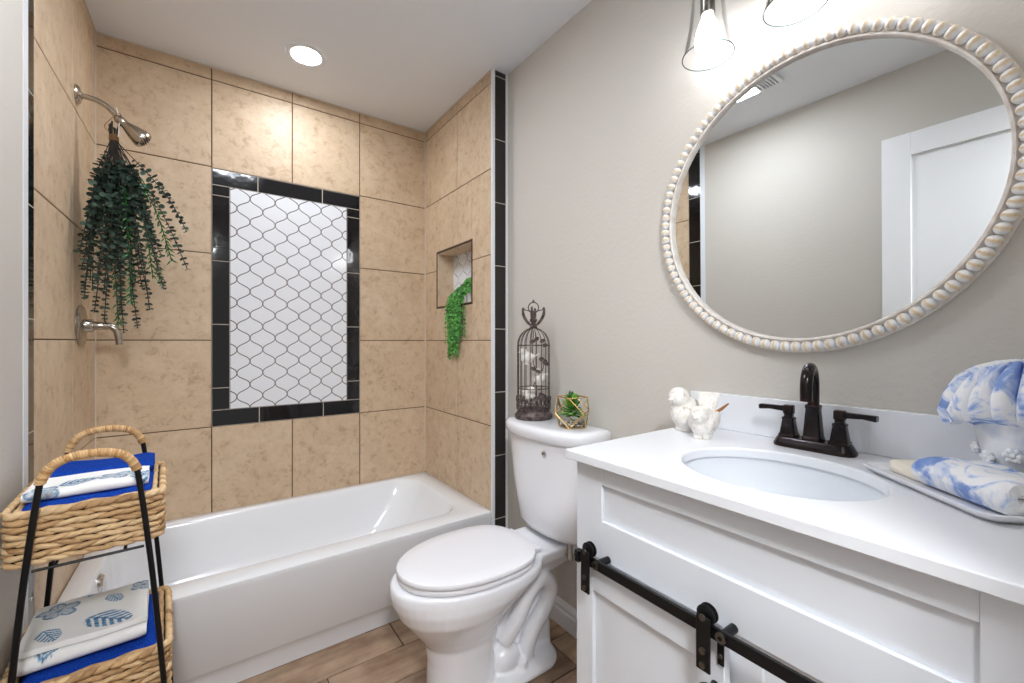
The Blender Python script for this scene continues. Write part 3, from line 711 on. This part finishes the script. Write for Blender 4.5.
rp = MB(); rp.box((FX + .004, VY1+.045, .075), (FX + .016, -2.16, .69)); rp.build('fixed_panel', 'cabinet', t)['label'] = 'recessed panel beside the sliding door'
# barn door rail
RX, RZc = FX - .040, .7065
rl = MB().box((RX - .003, VY1 + .012, RZc - .010), (RX + .003, -1.798, RZc + .010)); rail = rl.build('rail', 'black_metal', t, bevel=.0008); rail['label'] = 'black flat sliding rail'
for yy in (-1.856, -2.118, -2.38):
    b_ = MB().lathe([(.0085,-.0035),(.0085,.0),(.0075,.0)], (RX-.003, yy, RZc), 16, axis='x', m=1); b_.lathe([(.0075,0),(.0075,.032)], (RX+.003, yy, RZc), 14, axis='x')
    b_.lathe([(.0035,-.0045),(.003,-.0036)], (RX-.003, yy, RZc), 6, axis='x'); b_.build('standoff', ['black_metal', 'steel'], rail)
sb = MB().box((RX - .008, -1.800, RZc - .012), (RX + .006, -1.812, RZc + .012)); sb.tube([(RX-.012, -1.806, RZc+.004), (RX+.012, -1.806, RZc+.004)], .004, 10); sb.build('end_stop', 'black_metal', rail, bevel=.001)
# sliding door
dx0, dy0, dy1, dz0, dz1 = FX - .030, -1.788, -2.116, .055, .690
sd = MB(); dt = .018; stl = .048
for (a, b, c, e) in ((dy0-stl, dy0, dz0, dz1), (dy1, dy1+stl, dz0, dz1), (dy1+stl, dy0-stl, dz1-stl, dz1), (dy1+stl, dy0-stl, dz0, dz0+stl)): sd.box((dx0, b, c), (dx0 + dt, a, e))
sd.box((dx0 + .009, dy1+stl, dz0+stl), (dx0 + dt, dy0-stl, dz1-stl))
sdo = sd.build('sliding_door', 'cabinet', t, bevel=.0012); sdo['label'] = 'white shaker sliding door'
for yy in (-1.836, -2.094):
    hx = RX - .010
    h_ = MB().box((hx - .004, yy - .0115, .645), (hx, yy + .0115, .7305)); 
    hg = h_.build('hanger', 'black_metal', sdo, bevel=.001); hg['label'] = 'black strap hanger'
    w_ = MB().lathe([(.014,-.006),(.0155,-.0052),(.0155,-.0035),(.012,-.0025),(.012,.0025),(.0155,.0035),(.0155,.0055),(.014,.006)], (RX, yy, RZc+.0235), 28, axis='x'); w_.build('roller', 'black_metal', sdo)
    for zz_ in (RZc+.0235, .677, .655):
        MB().lathe([(.0052,-.0030),(.0048,-.0015),(.0052,.0)], (hx-.004, yy, zz_), 14, axis='x').build('screw', 'steel', sdo)
gd = MB().box((dx0-.0035, -2.106, .655), (dx0-.0005, -2.117, .702)); gd.lathe([(.0042,-.002),(.0042,0)], (dx0-.0035,-2.1115,.670), 10, axis='x', m=1); gd.build('rail_bracket', ['black_metal', 'steel'], t, bevel=.001)
kb = MB().lathe([(.008,0),(.006,-.006),(.006,-.016),(.013,-.020),(.015,-.026),(.012,-.031),(.001,-.033)], (dx0, -2.102, .616), 20, axis='x'); kb.build('knob', 'black_metal', sdo)['label'] = 'round black knob'

# countertop with an oval cut-out, backsplash, basin
SX, SYc, SA, SB = 1.268, -2.092, .150, .168
ctp = MB(); cx0, cx1, cy0, cy1 = 1.046, W - .001, -2.500, -1.746
n = 72; hole = []; outer = []
def onrect(a):
    dx_, dy_ = math.cos(a), math.sin(a); tt = []
    if dx_ > 1e-9: tt.append((cx1-SX)/dx_)
    if dx_ < -1e-9: tt.append((cx0-SX)/dx_)
    if dy_ > 1e-9: tt.append((cy1-SYc)/dy_)
    if dy_ < -1e-9: tt.append((cy0-SYc)/dy_)
    k = min(tt); return (SX+dx_*k, SYc+dy_*k)
angs = sorted([2*PI*i/n for i in range(n)] + [math.atan2(y-SYc, x-SX) % (2*PI) for x in (cx0,cx1) for y in (cy0,cy1)])
for a in angs:
    outer.append(onrect(a)); k = 1/math.sqrt((math.cos(a)/SA)**2 + (math.sin(a)/SB)**2); hole.append((SX+k*math.cos(a), SYc+k*math.sin(a)))
def rg(P, z, s_=1.0): return [Vector((SX+(x-SX)*s_, SYc+(y-SYc)*s_, z)) for x, y in P]
ctp.loft([rg(hole, CT-.02), rg(hole, CT-.003), rg(hole, CT, 1.016), rg(outer, CT), rg(outer, CT-.02), rg(hole, CT-.02)], 0, False, False)
ctop = ctp.build('countertop', 'quartz', bevel=.0022, seg=2, smooth=30); tag(ctop, 'white quartz countertop with an oval sink cut-out', 'countertop')
MB().box((W - .021, cy0, CT + .0003), (W - .001, cy1, CT + .099)).build('backsplash', 'quartz', ctop, bevel=.002)
bn = MB(); P = []
for s_, z in ((1.10,CT-.0205),(1.10,CT-.034),(1.05,CT-.06),(.90,CT-.12),(.60,CT-.152),(.2,CT-.160)): P.append(rg(hole, z, s_))
Q = [rg(hole, CT-.0205, 1.035), rg(hole, CT-.030, 1.025), rg(hole, CT-.06, .97), rg(hole, CT-.10, .86), rg(hole, CT-.135, .66), rg(hole, CT-.147, .40), rg(hole, CT-.150, .11)]
bn.loft(list(reversed(P)) + Q, 0, True, True)
snk = bn.build('sink_basin', 'sink_white', smooth=50); tag(snk, 'oval white undermount sink basin in the countertop', 'sink')
dr = MB().lathe([(.022,0),(.022,.002),(.017,.003),(.015,.001),(.001,.001)], (SX, SYc, CT-.1498), 24); dr.build('drain', 'oilbronze', snk)

# ------------------------------------------------------------------ faucet
FXc, FYc = 1.502, -2.078
t = thing('faucet', 'oil-rubbed bronze two-handle faucet behind the sink', 'faucet', (FXc, FYc, CT))
bp = MB()
bp.loft([rrect(FXc, FYc, .030, .080, .026, CT+.0003), rrect(FXc, FYc, .030, .080, .026, CT+.007), rrect(FXc, FYc, .028, .078, .024, CT+.010), rrect(FXc, FYc, .0245, .074, .021, CT+.018), rrect(FXc, FYc, .0225, .072, .019, CT+.021), rrect(FXc, FYc, .021, .070, .017, CT+.0225)])
bp.build('base_plate', 'oilbronze', t, smooth=35)
def sqb(mb, x, y, prof, r=.006): mb.loft([rrect(x, y, h, h, min(r, h*.45), z, 4) for h, z in prof]); return mb
sp = MB(); sqb(sp, FXc, FYc, [(.0185,CT+.022),(.0185,CT+.028),(.0170,CT+.030),(.0130,CT+.092),(.0140,CT+.094),(.0140,CT+.100),(.012,CT+.102)])
ar = .044
path = [(FXc,FYc,CT+.098),(FXc,FYc,CT+.12)] + arc((FXc-ar,FYc,CT+.146), ar, 0, PI, 16) + [(FXc-2*ar,FYc,CT+.134),(FXc-2*ar,FYc,CT+.121)]
sp.tube([Vector((FXc + (p[0]-FXc)*math.cos(.19), FYc + (p[0]-FXc)*math.sin(.19), p[2]-.003)) for p in path], .0116, 18); sp.build('spout', 'oilbronze', t, smooth=35)
for sg in (1, -1):
    y = FYc + sg*.050; hb = MB(); sqb(hb, FXc, y, [(.0180,CT+.022),(.0180,CT+.027),(.016,CT+.029),(.0118,CT+.060),(.0126,CT+.062),(.0126,CT+.066),(.0085,CT+.068),(.0085,CT+.074),(.0105,CT+.076),(.0105,CT+.092),(.0092,CT+.095)])
    ho = hb.build('handle', 'oilbronze', t, smooth=35)
    lv = MB(); rgs = []
    for u, hx_, hz_, dz in ((0,.0065,.0065,.086),(.010,.0065,.006,.086),(.030,.0075,.0050,.0865),(.046,.0092,.0058,.0855),(.053,.0098,.0062,.085),(.055,.009,.0054,.085)):
        rgs.append([Vector((FXc + a*hx_, y + sg*(.010+u*.98), CT + dz + b*hz_)) for a, b in ((-1,-.7),(-.7,-1),(.7,-1),(1,-.7),(1,.7),(.7,1),(-.7,1),(-1,.7))])
    if sg < 0: rgs = [list(reversed(r)) for r in rgs]
    lv.loft(rgs); lv.build('lever', 'oilbronze', ho, smooth=35)

# ------------------------------------------------------------------ figurines on the countertop
def figurine(loc, s_, yaw, tailup, label, hd=(.26,.82), tl=1.0):
    o = bird_mb(MB(), Vector(loc), s_, yaw, tailup, hd, tl).build('bird_figurine', 'plaster', loc=loc, smooth=0); solid(o, .002, 3); tag(o, label, 'figurine', 'bird figurines on the countertop')
    return o
figurine((1.458, -1.792, CT + .0005), .114, 2.95, -.25, 'taller white bird figurine with lowered tail, against the backsplash', tl=.6)
f2 = figurine((1.408, -1.868, CT + .0005), .098, 3.35, 1.32, 'smaller white bird figurine with upright fanned tail, nearer the sink', (.30,.62), 1.12)
br = MB().tube([(1.436, -1.878, CT+.058), (1.452, -1.892, CT+.072), (1.468, -1.902, CT+.086)], [.0035,.004,.002], 7); br.build('twig', 'branch', f2)['label'] = 'rusty brown twig'

# ------------------------------------------------------------------ tray, soap, towels
tv = Vector((-.693, -.721, 0)); tsd = Vector((.721, -.693, 0))
TM = Matrix((( tv.x, tsd.x, 0, 1.403), (tv.y, tsd.y, 0, -2.184), (0, 0, 1, CT + .0005), (0,0,0,1)))   # local x = long side, y = short side
TLn, TWd = .262, .134
tr_ = MB(); cxm, cym = TLn/2, TWd/2
tr_.loft([rrect(cxm,cym,cxm-.022,cym-.022,.02,0), rrect(cxm,cym,cxm-.012,cym-.012,.022,.001), rrect(cxm,cym,cxm-.001,cym-.001,.022,.011), rrect(cxm,cym,cxm,cym,.022,.0135), rrect(cxm,cym,cxm-.003,cym-.003,.021,.0145),
          rrect(cxm,cym,cxm-.008,cym-.008,.02,.0125), rrect(cxm,cym,cxm-.018,cym-.018,.02,.0055), rrect(cxm,cym,cxm-.024,cym-.024,.02,.005)])
# mirror-handed matrix: flip faces
tr_.f = [tuple(reversed(f)) for f in tr_.f]
tag(tr_.build('tray', 'porcelain', M4=TM, smooth=50), 'rectangular white ceramic tray beside the faucet', 'tray')
sp_ = MB().loft([rrect(.060,.062,.031,.022,.008,.0058), rrect(.060,.062,.034,.025,.008,.008), rrect(.060,.062,.034,.025,.008,.024), rrect(.060,.062,.031,.022,.008,.027)])
sp_.f = [tuple(reversed(f)) for f in sp_.f]
tag(sp_.build('soap_bar', 'soap', M4=TM, smooth=60), 'cream bar of soap on the white tray', 'soap')

def folded(w, d, layers, th, gap, nx, amp, seed, step=.004, taper=0, ease=.12):
    """serpentine folded cloth: local x width, y depth (fold at low y), z up from 0; returns builder and per-vertex (u, v, layer)"""
    path = []; r = (th + gap)/2
    for k in range(layers):
        z = th/2 + k*(th+gap); ins = taper*k
        a, b = (d - ins, r + ins*.3) if k % 2 == 0 else (r + ins*.3, d - ins)
        ns = max(2, int(abs(b-a)/step))
        for i in range(ns + 1): path.append((a + (b-a)*i/ns, z))
        if k < layers - 1:
            sg = -1 if k % 2 == 0 else 1
            for i in range(1, 8):
                q = -PI/2 + PI*i/8; path.append((b + sg*r*math.cos(q), z + r + r*math.sin(q)))
    n_ = len(path); mb = MB(); uv = []; off = Vector((seed*3.1, seed*1.7, seed))
    nrm = []
    for i in range(n_):
        a, b = path[max(i-1,0)], path[min(i+1,n_-1)]; dx_, dz_ = b[0]-a[0], b[1]-a[1]; l = math.hypot(dx_, dz_); nrm.append((-dz_/l, dx_/l))
    s_acc = [0]
    for i in range(1, n_): s_acc.append(s_acc[-1] + math.hypot(path[i][0]-path[i-1][0], path[i][1]-path[i-1][1]))
    vs_ = []
    for j in range(nx + 1):
        x = w*j/nx
        ed = min(1, min(j, nx-j)/(nx*ease*.5))
        for i in range(n_):
            for sd in (1, -1):
                tt = th/2*(.55 + .45*ed)*sd
                y = path[i][0] + nrm[i][0]*tt; z = path[i][1] + nrm[i][1]*tt
                nn = noise.noise_vector(Vector((x*14, y*14, z*22)) + off)*amp
                hgt = z/(layers*(th+gap)); vs_.append((x + nn.x*.6, y + nn.y*.7*hgt, max(.0004, z + nn.z*hgt))); uv.append((s_acc[i], x))
    m2 = 2*n_; fs = []
    for j in range(nx):
        for i in range(n_-1):
            a = j*m2 + i*2; b = a + 2; c = a + m2; e = b + m2
            fs += [(a, c, e, b), (a+1, b+1, e+1, c+1)]
        a = j*m2; c = a + m2; fs.append((a, a+1, c+1, c)); a = j*m2 + m2 - 2; c = a + m2; fs.append((a, c, c+1, a+1))
    for i in range(n_-1):
        a = i*2; fs.append((a, a+2, a+3, a+1)); a = nx*m2 + i*2; fs.append((a, a+1, a+3, a+2))
    mb.add(vs_, fs); return mb, uv, s_acc[-1]
fw, uvw, _ = folded(.150, .086, 2, .0215, .0012, 50, .012, 2.3)
ang = math.radians(-18)
FM = TM @ Matrix.Translation((.098, .033, .0066)) @ Matrix.Rotation(math.radians(2), 4, 'Z') @ Matrix.Diagonal((1, 1, 1, 1))
fw.f = [tuple(reversed(f)) for f in fw.f]
tag(fw.build('hand_towel', 'tie_dye', M4=FM, smooth=60), 'folded blue and white tie-dye hand towel lying on the tray', 'towel')

PX, PY = 1.458, -2.394
PZ = CT + .0005
t = thing('flower_pot', 'white blue-washed ceramic pot with raised flowers by the backsplash', 'pot', (PX, PY, PZ))
pt = MB().lathe([(.040,0),(.044,.004),(.052,.04),(.060,.091),(.064,.110),(.0635,.113),(.060,.112),(.056,.091),(.048,.04),(.040,.008),(.001,.007)], (PX,PY,PZ), 40); pt.build('vessel', 'pot', t, smooth=50)
fl_ = MB(); random.seed(21)
for k in range(11):
    a = 2.35 + k*2*PI/11; zc = PZ + .056 + .012*math.sin(k*2.1); rr3 = .0545 + (zc-PZ-.04)*.15; c = Vector((PX+rr3*math.cos(a), PY+rr3*math.sin(a), zc)); out_ = Vector((math.cos(a), math.sin(a), 0)); sd = Vector((-math.sin(a), math.cos(a), 0))
    for p in range(6):
        q = 2*PI*p/6; fl_.ell(c + (sd*math.cos(q) + Vector((0,0,1))*math.sin(q))*.0075 + out_*.002, (.0048,.0048,.0048), 8, 6)
    fl_.ell(c + out_*.004, (.004,.004,.004), 8, 6)
fl_.build('raised_flowers', 'pot', t)
dm = MB(); nphi = 260; prof = [(.050,-.018),(.056,-.004),(.068,.008),(.084,.020),(.092,.036),(.090,.056),(.080,.076),(.062,.094),(.040,.106),(.018,.112)]
rings = []
for r0, h in prof:
    ring = []
    for j in range(nphi):
        a = 2*PI*j/nphi; pl = abs(math.sin(a*9 + .9))**.6; f = max(0, min(1, (h+.004)/.03))
        lobe = max(0, math.cos(a - 1.75))**4
        r = r0*(1 - .20*f*(1-pl)**1.4) + .024*lobe*f*max(0, 1 - h/.085)
        z = h - .030*lobe*f*max(0, 1 - abs(h-.02)/.05) - .012*f*(1-pl)**2 - .006*f
        x_, y_ = r*math.cos(a), r*math.sin(a); x_ = min(x_, W - .004 - PX)
        if z + PZ + .112 < CT + .104: x_ = min(x_, W - .024 - PX)
        nn = noise.noise_vector(Vector((x_*18, y_*18, h*18)))*.006*f
        ring.append(Vector((min(PX + x_ + nn.x, W - .003), PY + y_ + nn.y, PZ + .112 + z + nn.z)))
    rings.append(ring)
dm.loft(rings, 0, True, True)
tag(dm.build('tucked_towel', 'tie_dye', smooth=70), 'blue and white tie-dye towel puffed out of the ceramic pot', 'towel')

# ------------------------------------------------------------------ round beaded mirror
MYc, MZc, RO = -2.024, 1.516, .380
t = thing('round_mirror', 'round wall mirror with a whitewashed beaded wood frame', 'mirror', (W, MYc, MZc - RO))
def ringx(prof, n=96):
    mb = MB(); rings = []
    for j in range(n):
        a = 2*PI*j/n; rings.append([Vector((W - x, MYc + r*math.cos(a), MZc + r*math.sin(a))) for r, x in prof])
    rings.append(rings[0]); mb.loft(rings, 0, False, False); return mb
ringx([(.343,.001),(.343,.0205),(.345,.0225),(.3485,.0225),(.351,.016),(.356,.013),(.374,.013),(.378,.010),(.378,.001),(.343,.001)]).build('frame', 'wood_white', t, smooth=45)
MB().lathe([(.3435,-.0075),(.3435,-.0095)], (0, 0, 0), 96, axis='x').build('glass', 'mirror', t, M4=Matrix.Translation((W, MYc, MZc)) @ Matrix.Rotation(math.radians(-.4), 4, 'Y'))
first = None; NB = 98
for i in range(NB):
    a = 2*PI*i/NB
    if first is None:
        q = MB().ell((0,0,0), (.0125,.0112,.0125), 16, 10)
        me_loc = Vector((W - .021, MYc, MZc)) + Vector((0, 0, .3635))
        q.v = [p + me_loc for p in q.v]; first = q.build('bead', 'bead', t, loc=me_loc)
        b_ = first
    else:
        b_ = first.copy(); COL.objects.link(b_); b_.parent = t
    b_.location = Vector((W - .021, MYc + .3635*math.sin(-a), MZc + .3635*math.cos(a))) - WL[t.name]; b_.rotation_euler = (a, 0, 0)

# ------------------------------------------------------------------ lights
t = thing('recessed_downlight', 'round recessed ceiling light above the bathtub', 'ceiling light', (.747, -.352, CH))
MB().lathe([(.062,0),(.062,-.004),(.066,-.006),(.083,-.003),(.085,0)], (.747,-.352,CH-.0003), 48, cap0=False, cap1=False).build('trim_ring', 'ceiling', t)
MB().lathe([(.0625,-.0015),(.057,-.004),(.001,-.0042)], (.747,-.352,CH), 40, cap0=False).build('lens', 'down_lens', t)

fx0, fx1, fy0_, fy1_ = .385, .685, -1.53, -1.18
t = thing('exhaust_fan_light', 'square ceiling exhaust fan with a lit lens, seen in the mirror', 'fan light', (.56, -1.39, CH))
fh = MB()
fh.box((fx0, fy0_, CH - .018), (fx1, fy0_ + .018, CH - .0005)); fh.box((fx0, fy1_ - .012, CH - .018), (fx1, fy1_, CH - .0005)); fh.box((fx0, fy0_+.018, CH - .018), (fx0 + .012, fy1_-.012, CH - .0005)); fh.box((fx1 - .012, fy0_+.018, CH - .018), (fx1, fy1_-.012, CH - .0005))
fh.box((fx0+.012, fy0_ + .10, CH - .018), (fx1-.012, fy0_ + .112, CH - .0005))
fh.build('housing', 'white_paint', t, bevel=.004)
gr = MB()
for k in range(5): gr.box((fx0+.012, fy0_ + .026 + k*.015, CH - .016), (fx1-.012, fy0_ + .034 + k*.015, CH - .004))
gr.build('grille', 'white_paint', t)
MB().box((fx0+.012, fy0_+.112, CH - .021), (fx1-.012, fy1_-.012, CH - .004)).build('lens', 'fan_lens', t, bevel=.003)

LX, LYs, LH = 1.48, (-1.8396, -2.050, -2.260), .021
t = thing('vanity_light', 'wall light with clear glass bell shades and bright bulbs above the mirror', 'wall light', (W, -2.062, 2.2))
MB().box((W - .022, -2.33, 2.165), (W - .001, -1.79, 2.225)).build('backplate', 'nickel', t, bevel=.006, seg=3)
for y in LYs:
    MB().tube(spline([(W-.02,y,2.195),(W-.05,y,2.205),(LX+.01,y,2.198),(LX,y,2.19),(LX,y,2.17)], 6), .008, 10).build('arm', 'nickel', t)
    MB().lathe([(.012,2.155),(.024,2.15),(.024,2.11),(.0185,2.105),(.0185,2.03),(.0165,2.026)], (LX,y,LH), 24).build('socket', 'steel', t)
    sh_ = MB(); pr_ = [(.026,2.120),(.034,2.11),(.040,2.06),(.048,1.99),(.064,1.914)]
    sh_.lathe(pr_, (LX,y,LH), 40, cap0=False, cap1=False)
    so = sh_.build('glass_shade', 'glass', t)
    MB().tube([(LX+.064*math.cos(2*PI*k/40), y+.064*math.sin(2*PI*k/40), 1.914+LH) for k in range(41)], .0013, 6).build('shade_rim', 'glass_edge', so)
    MB().lathe([(.0135,2.030),(.0145,2.018),(.022,2.0),(.030,1.975),(.0325,1.952),(.029,1.930),(.018,1.912),(.001,1.906)], (LX,y,LH), 24).build('bulb', 'bulb', t)

# ------------------------------------------------------------------ two-tier basket stand
U = Vector((.998, .063, 0)); V = Vector((-.063, .998, 0)); O = Vector((.045, -1.164, 0))
def SP(u, v, z): return O + U*u + V*v + Vector((0,0,z))
t = thing('basket_stand', 'two-tier woven basket stand with black metal legs beside the bathtub', 'basket stand', SP(.126, .16, 0))
def frame(v, zs):
    """one bent-rod end frame: legs splay outwards towards the floor"""
    mid = .130
    def half(s_):
        return [SP(mid + s_*h, v + dv, z) for h, dv, z in ((.150,0,.004),(.128,0,.30),(.103,0,.62),(.080,0,.84),(.070,0,.885),(.052,0,.908),(.026,0,.918))]
    P = spline(half(-1) + [SP(mid, v, .920)] + list(reversed(half(1))), 6)
    return P
for v in (-.014, .322):
    P = frame(v, 0); fo = MB().tube(P, .0058, 12).build('end_frame', 'black_metal', t)
    up_ = [p for p in P if p.z > .868]
    wr_ = MB(); acc = 0
    for i in range(1, len(up_)): 
        pass
    # cane wrapped round the handle
    Lh = [0]
    for i in range(1, len(up_)): Lh.append(Lh[-1] + (up_[i]-up_[i-1]).length)
    nt_ = int(Lh[-1]/.0046)
    for k in range(nt_):
        s_ = Lh[-1]*(k+.5)/nt_; i = max(j for j in range(len(Lh)) if Lh[j] <= s_); i = min(i, len(up_)-2); f = (s_-Lh[i])/(Lh[i+1]-Lh[i]); c = up_[i].lerp(up_[i+1], f); d_ = (up_[i+1]-up_[i]).normalized()
        u_ = d_.cross(V).normalized(); w_ = d_.cross(u_)
        wr_.tube([c + (u_*math.cos(q) + w_*math.sin(q))*(.0070+random.uniform(-.0005,.0007)) + d_*(.0008*q-.0025) for q in [2*PI*z/12 for z in range(13)]],   .0027, 6)
    wr_.build('handle_wrap', 'wicker_wrap', fo, smooth=60)['label'] = 'cane-wrapped handle'
for zc in (.690, .312):
    cr = MB(); hw_ = .150 - .045*zc/.62 if zc > .5 else .126
    for v in (-.012, .320): cr.tube([SP(.13-hw_+.012, v, zc), SP(.13+hw_-.012, v, zc)], .0032, 8)
    for u in (.075, .185): cr.tube([SP(u, -.012, zc), SP(u, .320, zc)], .0032, 8)
    cr.build('shelf_wire', 'black_metal', t)
def basket(u0, u1, v0, v1, z0, z1, rows, seed):
    random.seed(seed); mb = MB(); rh = (z1 - z0)/rows
    def ring(z, o, n=10): return [SP(p.x, p.y, z) for p in rrect((u0+u1)/2, (v0+v1)/2, (u1-u0)/2 - o, (v1-v0)/2 - o, .022, 0, 5)]
    mb.loft([ring(z0+.002,.008), ring(z1-.006,.008), ring(z1-.006,.013), ring(z0+.007,.013)], 1, True, True)  # added inner shell that darkens the gaps like shade
    per = [Vector((p.x, p.y, 0)) for p in rrect((u0+u1)/2, (v0+v1)/2, (u1-u0)/2 - .006, (v1-v0)/2 - .006, .022, 0, 8)]; per.append(per[0].copy())
    Lp = [0]
    for i in range(1, len(per)): Lp.append(Lp[-1] + (per[i]-per[i-1]).length)
    T_ = Lp[-1]
    def at(s_):
        s_ %= T_; i = 0
        while i < len(Lp)-2 and Lp[i+1] <= s_: i += 1
        p = per[i].lerp(per[i+1], (s_-Lp[i])/(Lp[i+1]-Lp[i])); d_ = (per[i+1]-per[i]).normalized(); return p, Vector((d_.y, -d_.x, 0))
    for r in range(rows):
        pitch = .033 if r < rows-1 else .024; nseg = int(T_/pitch); zc = z0 + rh*(r+.5); last = r == rows-1; sgn = 1 if r % 2 else -1
        for k in range(nseg):
            s0 = T_*k/nseg + (r % 3)*.009 + random.uniform(-.003,.003); ln = pitch*1.75; rgs = []
            for q in range(9):
                u = q/8; p, nr = at(s0 + ln*(u-.5)); w_ = math.sin(PI*min(1,max(0,u)))**.6; dz = sgn*(u-.5)*rh*.66; outw = .0015 + .0045*math.sin(PI*u)
                c = p + nr*outw; hz = rh*(.385 if not last else .52)*w_ + .0006; hr = (.0052 if not last else .0075)*w_ + .0006
                rgs.append([SP(*( (c + nr*hr*math.cos(a)).xy ), zc + dz + hz*math.sin(a)) for a in [2*PI*z/8 for z in range(8)]])
            mb.loft(rgs, 0)
    # inner face weave rows seen above the towels
    for r in range(rows-3, rows):
        zc = z0 + rh*(r+.5)
        mb.tube([SP(*(at(T_*k/60)[0] - at(T_*k/60)[1]*.010).xy, zc + .002*math.sin(k*1.7)) for k in range(61)], rh*.42, 6)
    o = mb.build('basket', ['grass_weave', 'gap_shade'], t, smooth=70); o['label'] = 'woven seagrass basket'
    return o
basket(-.002, .252, 0, .312, .696, .812, 8, 1)
basket(-.012, .264, -.002, .316, .318, .440, 8, 2)

def sprig(u, v, cu, cv, s_, rot, kind):
    du, dv = u - cu, v - cv; c, s2 = math.cos(rot), math.sin(rot); a, b = (du*c + dv*s2)/s_, (-du*s2 + dv*c)/s_
    if kind == 0:        # feathery frond
        if not -1 < a < 1: return 0
        w_ = .62*math.sqrt(max(0, 1-a*a))*(1 - .25*a); ab_ = abs(b)
        if ab_ > w_: return 0
        return 1 if (math.sin((a*1.0 - ab_*1.1)*17) > -.25 or ab_ < .04) else .12
    r = math.hypot(a, b)  # open flower with ringed petals
    if r > 1: return 0
    th_ = math.atan2(b, a); pet = .62 + .34*abs(math.cos(th_*2.5))
    if r > pet: return 0
    return .9 if (pet - r < .16 or r < .16 or abs(math.sin(th_*7.5)) < .25) else .38
def printed(mb, uv, motifs):
    mb.attr['print'] = [max((sprig(u, v, *q) for q in motifs), default=0) for u, v in uv]
def towel(name, mtl, w, d, layers, th, gap, u, v, z, label, cat='towel', motifs=None, nx=60, amp=.006, seed=1, rz=0, tilt=0, step=.005, grp=None):
    mb, uv, tot = folded(w, d, layers, th, gap, nx, amp, seed, step)
    if motifs: printed(mb, uv, [(tot - q[0], q[1]) + tuple(q[2:]) for q in motifs])
    Rm = Matrix(((U.x, V.x, 0, 0), (U.y, V.y, 0, 0), (0, 0, 1, 0), (0,0,0,1)))
    M4 = Matrix.Translation(SP(u, v, z)) @ Rm @ Matrix.Rotation(rz, 4, 'Z') @ Matrix.Rotation(tilt, 4, 'X')
    return tag(mb.build(name, mtl, M4=M4, smooth=70), label, cat, grp)
towel('bath_towel', 'blue_terry', .212, .252, 4, .0265, .001, .019, .034, .7045, 'royal blue towel under the printed towel in the upper basket', seed=1.2, grp='blue towels in the basket stand')
towel('bath_towel', 'blue_terry', .208, .112, 2, .0145, .001, .024, .184, .8150, 'royal blue towel behind the printed towel in the upper basket', seed=3.4, grp='blue towels in the basket stand')
towel('printed_towel', 'print_towel', .208, .128, 2, .0100, .001, .016, .054, .8150, 'white towel with blue floral print on top of the upper basket', seed=5.1, nx=110, step=.0025, amp=.004,
      motifs=[(.075,.150,.040,.4,1),(.085,.085,.034,1.2,0),(.100,.200,.036,.2,0),(.12,.03,.03,2.0,1),(.165,.14,.03,.8,1),(.165,.02,.034,.4,0)], grp='printed towels in the basket stand')
towel('bath_towel', 'blue_terry', .228, .258, 4, .0268, .001, .014, .032, .3265, 'royal blue towel in the lower basket under a printed towel', seed=2.2, grp='blue towels in the basket stand')
towel('printed_towel', 'print_towel', .215, .215, 3, .0130, .0035, .004, .058, .4415, 'white towel with blue leaf print folded in the lower basket', seed=6.3, nx=120, step=.0025, amp=.0045,
      motifs=[(.048,.145,.052,.9,0),(.165,.045,.042,.8,1),(.150,.150,.026,.5,0),(.045,.045,.032,.4,0),(.185,.205,.030,.2,1),(.225,.09,.03,.2,0),(.42,.05,.03,.3,0),(.40,.16,.03,.3,0)], grp='printed towels in the basket stand')
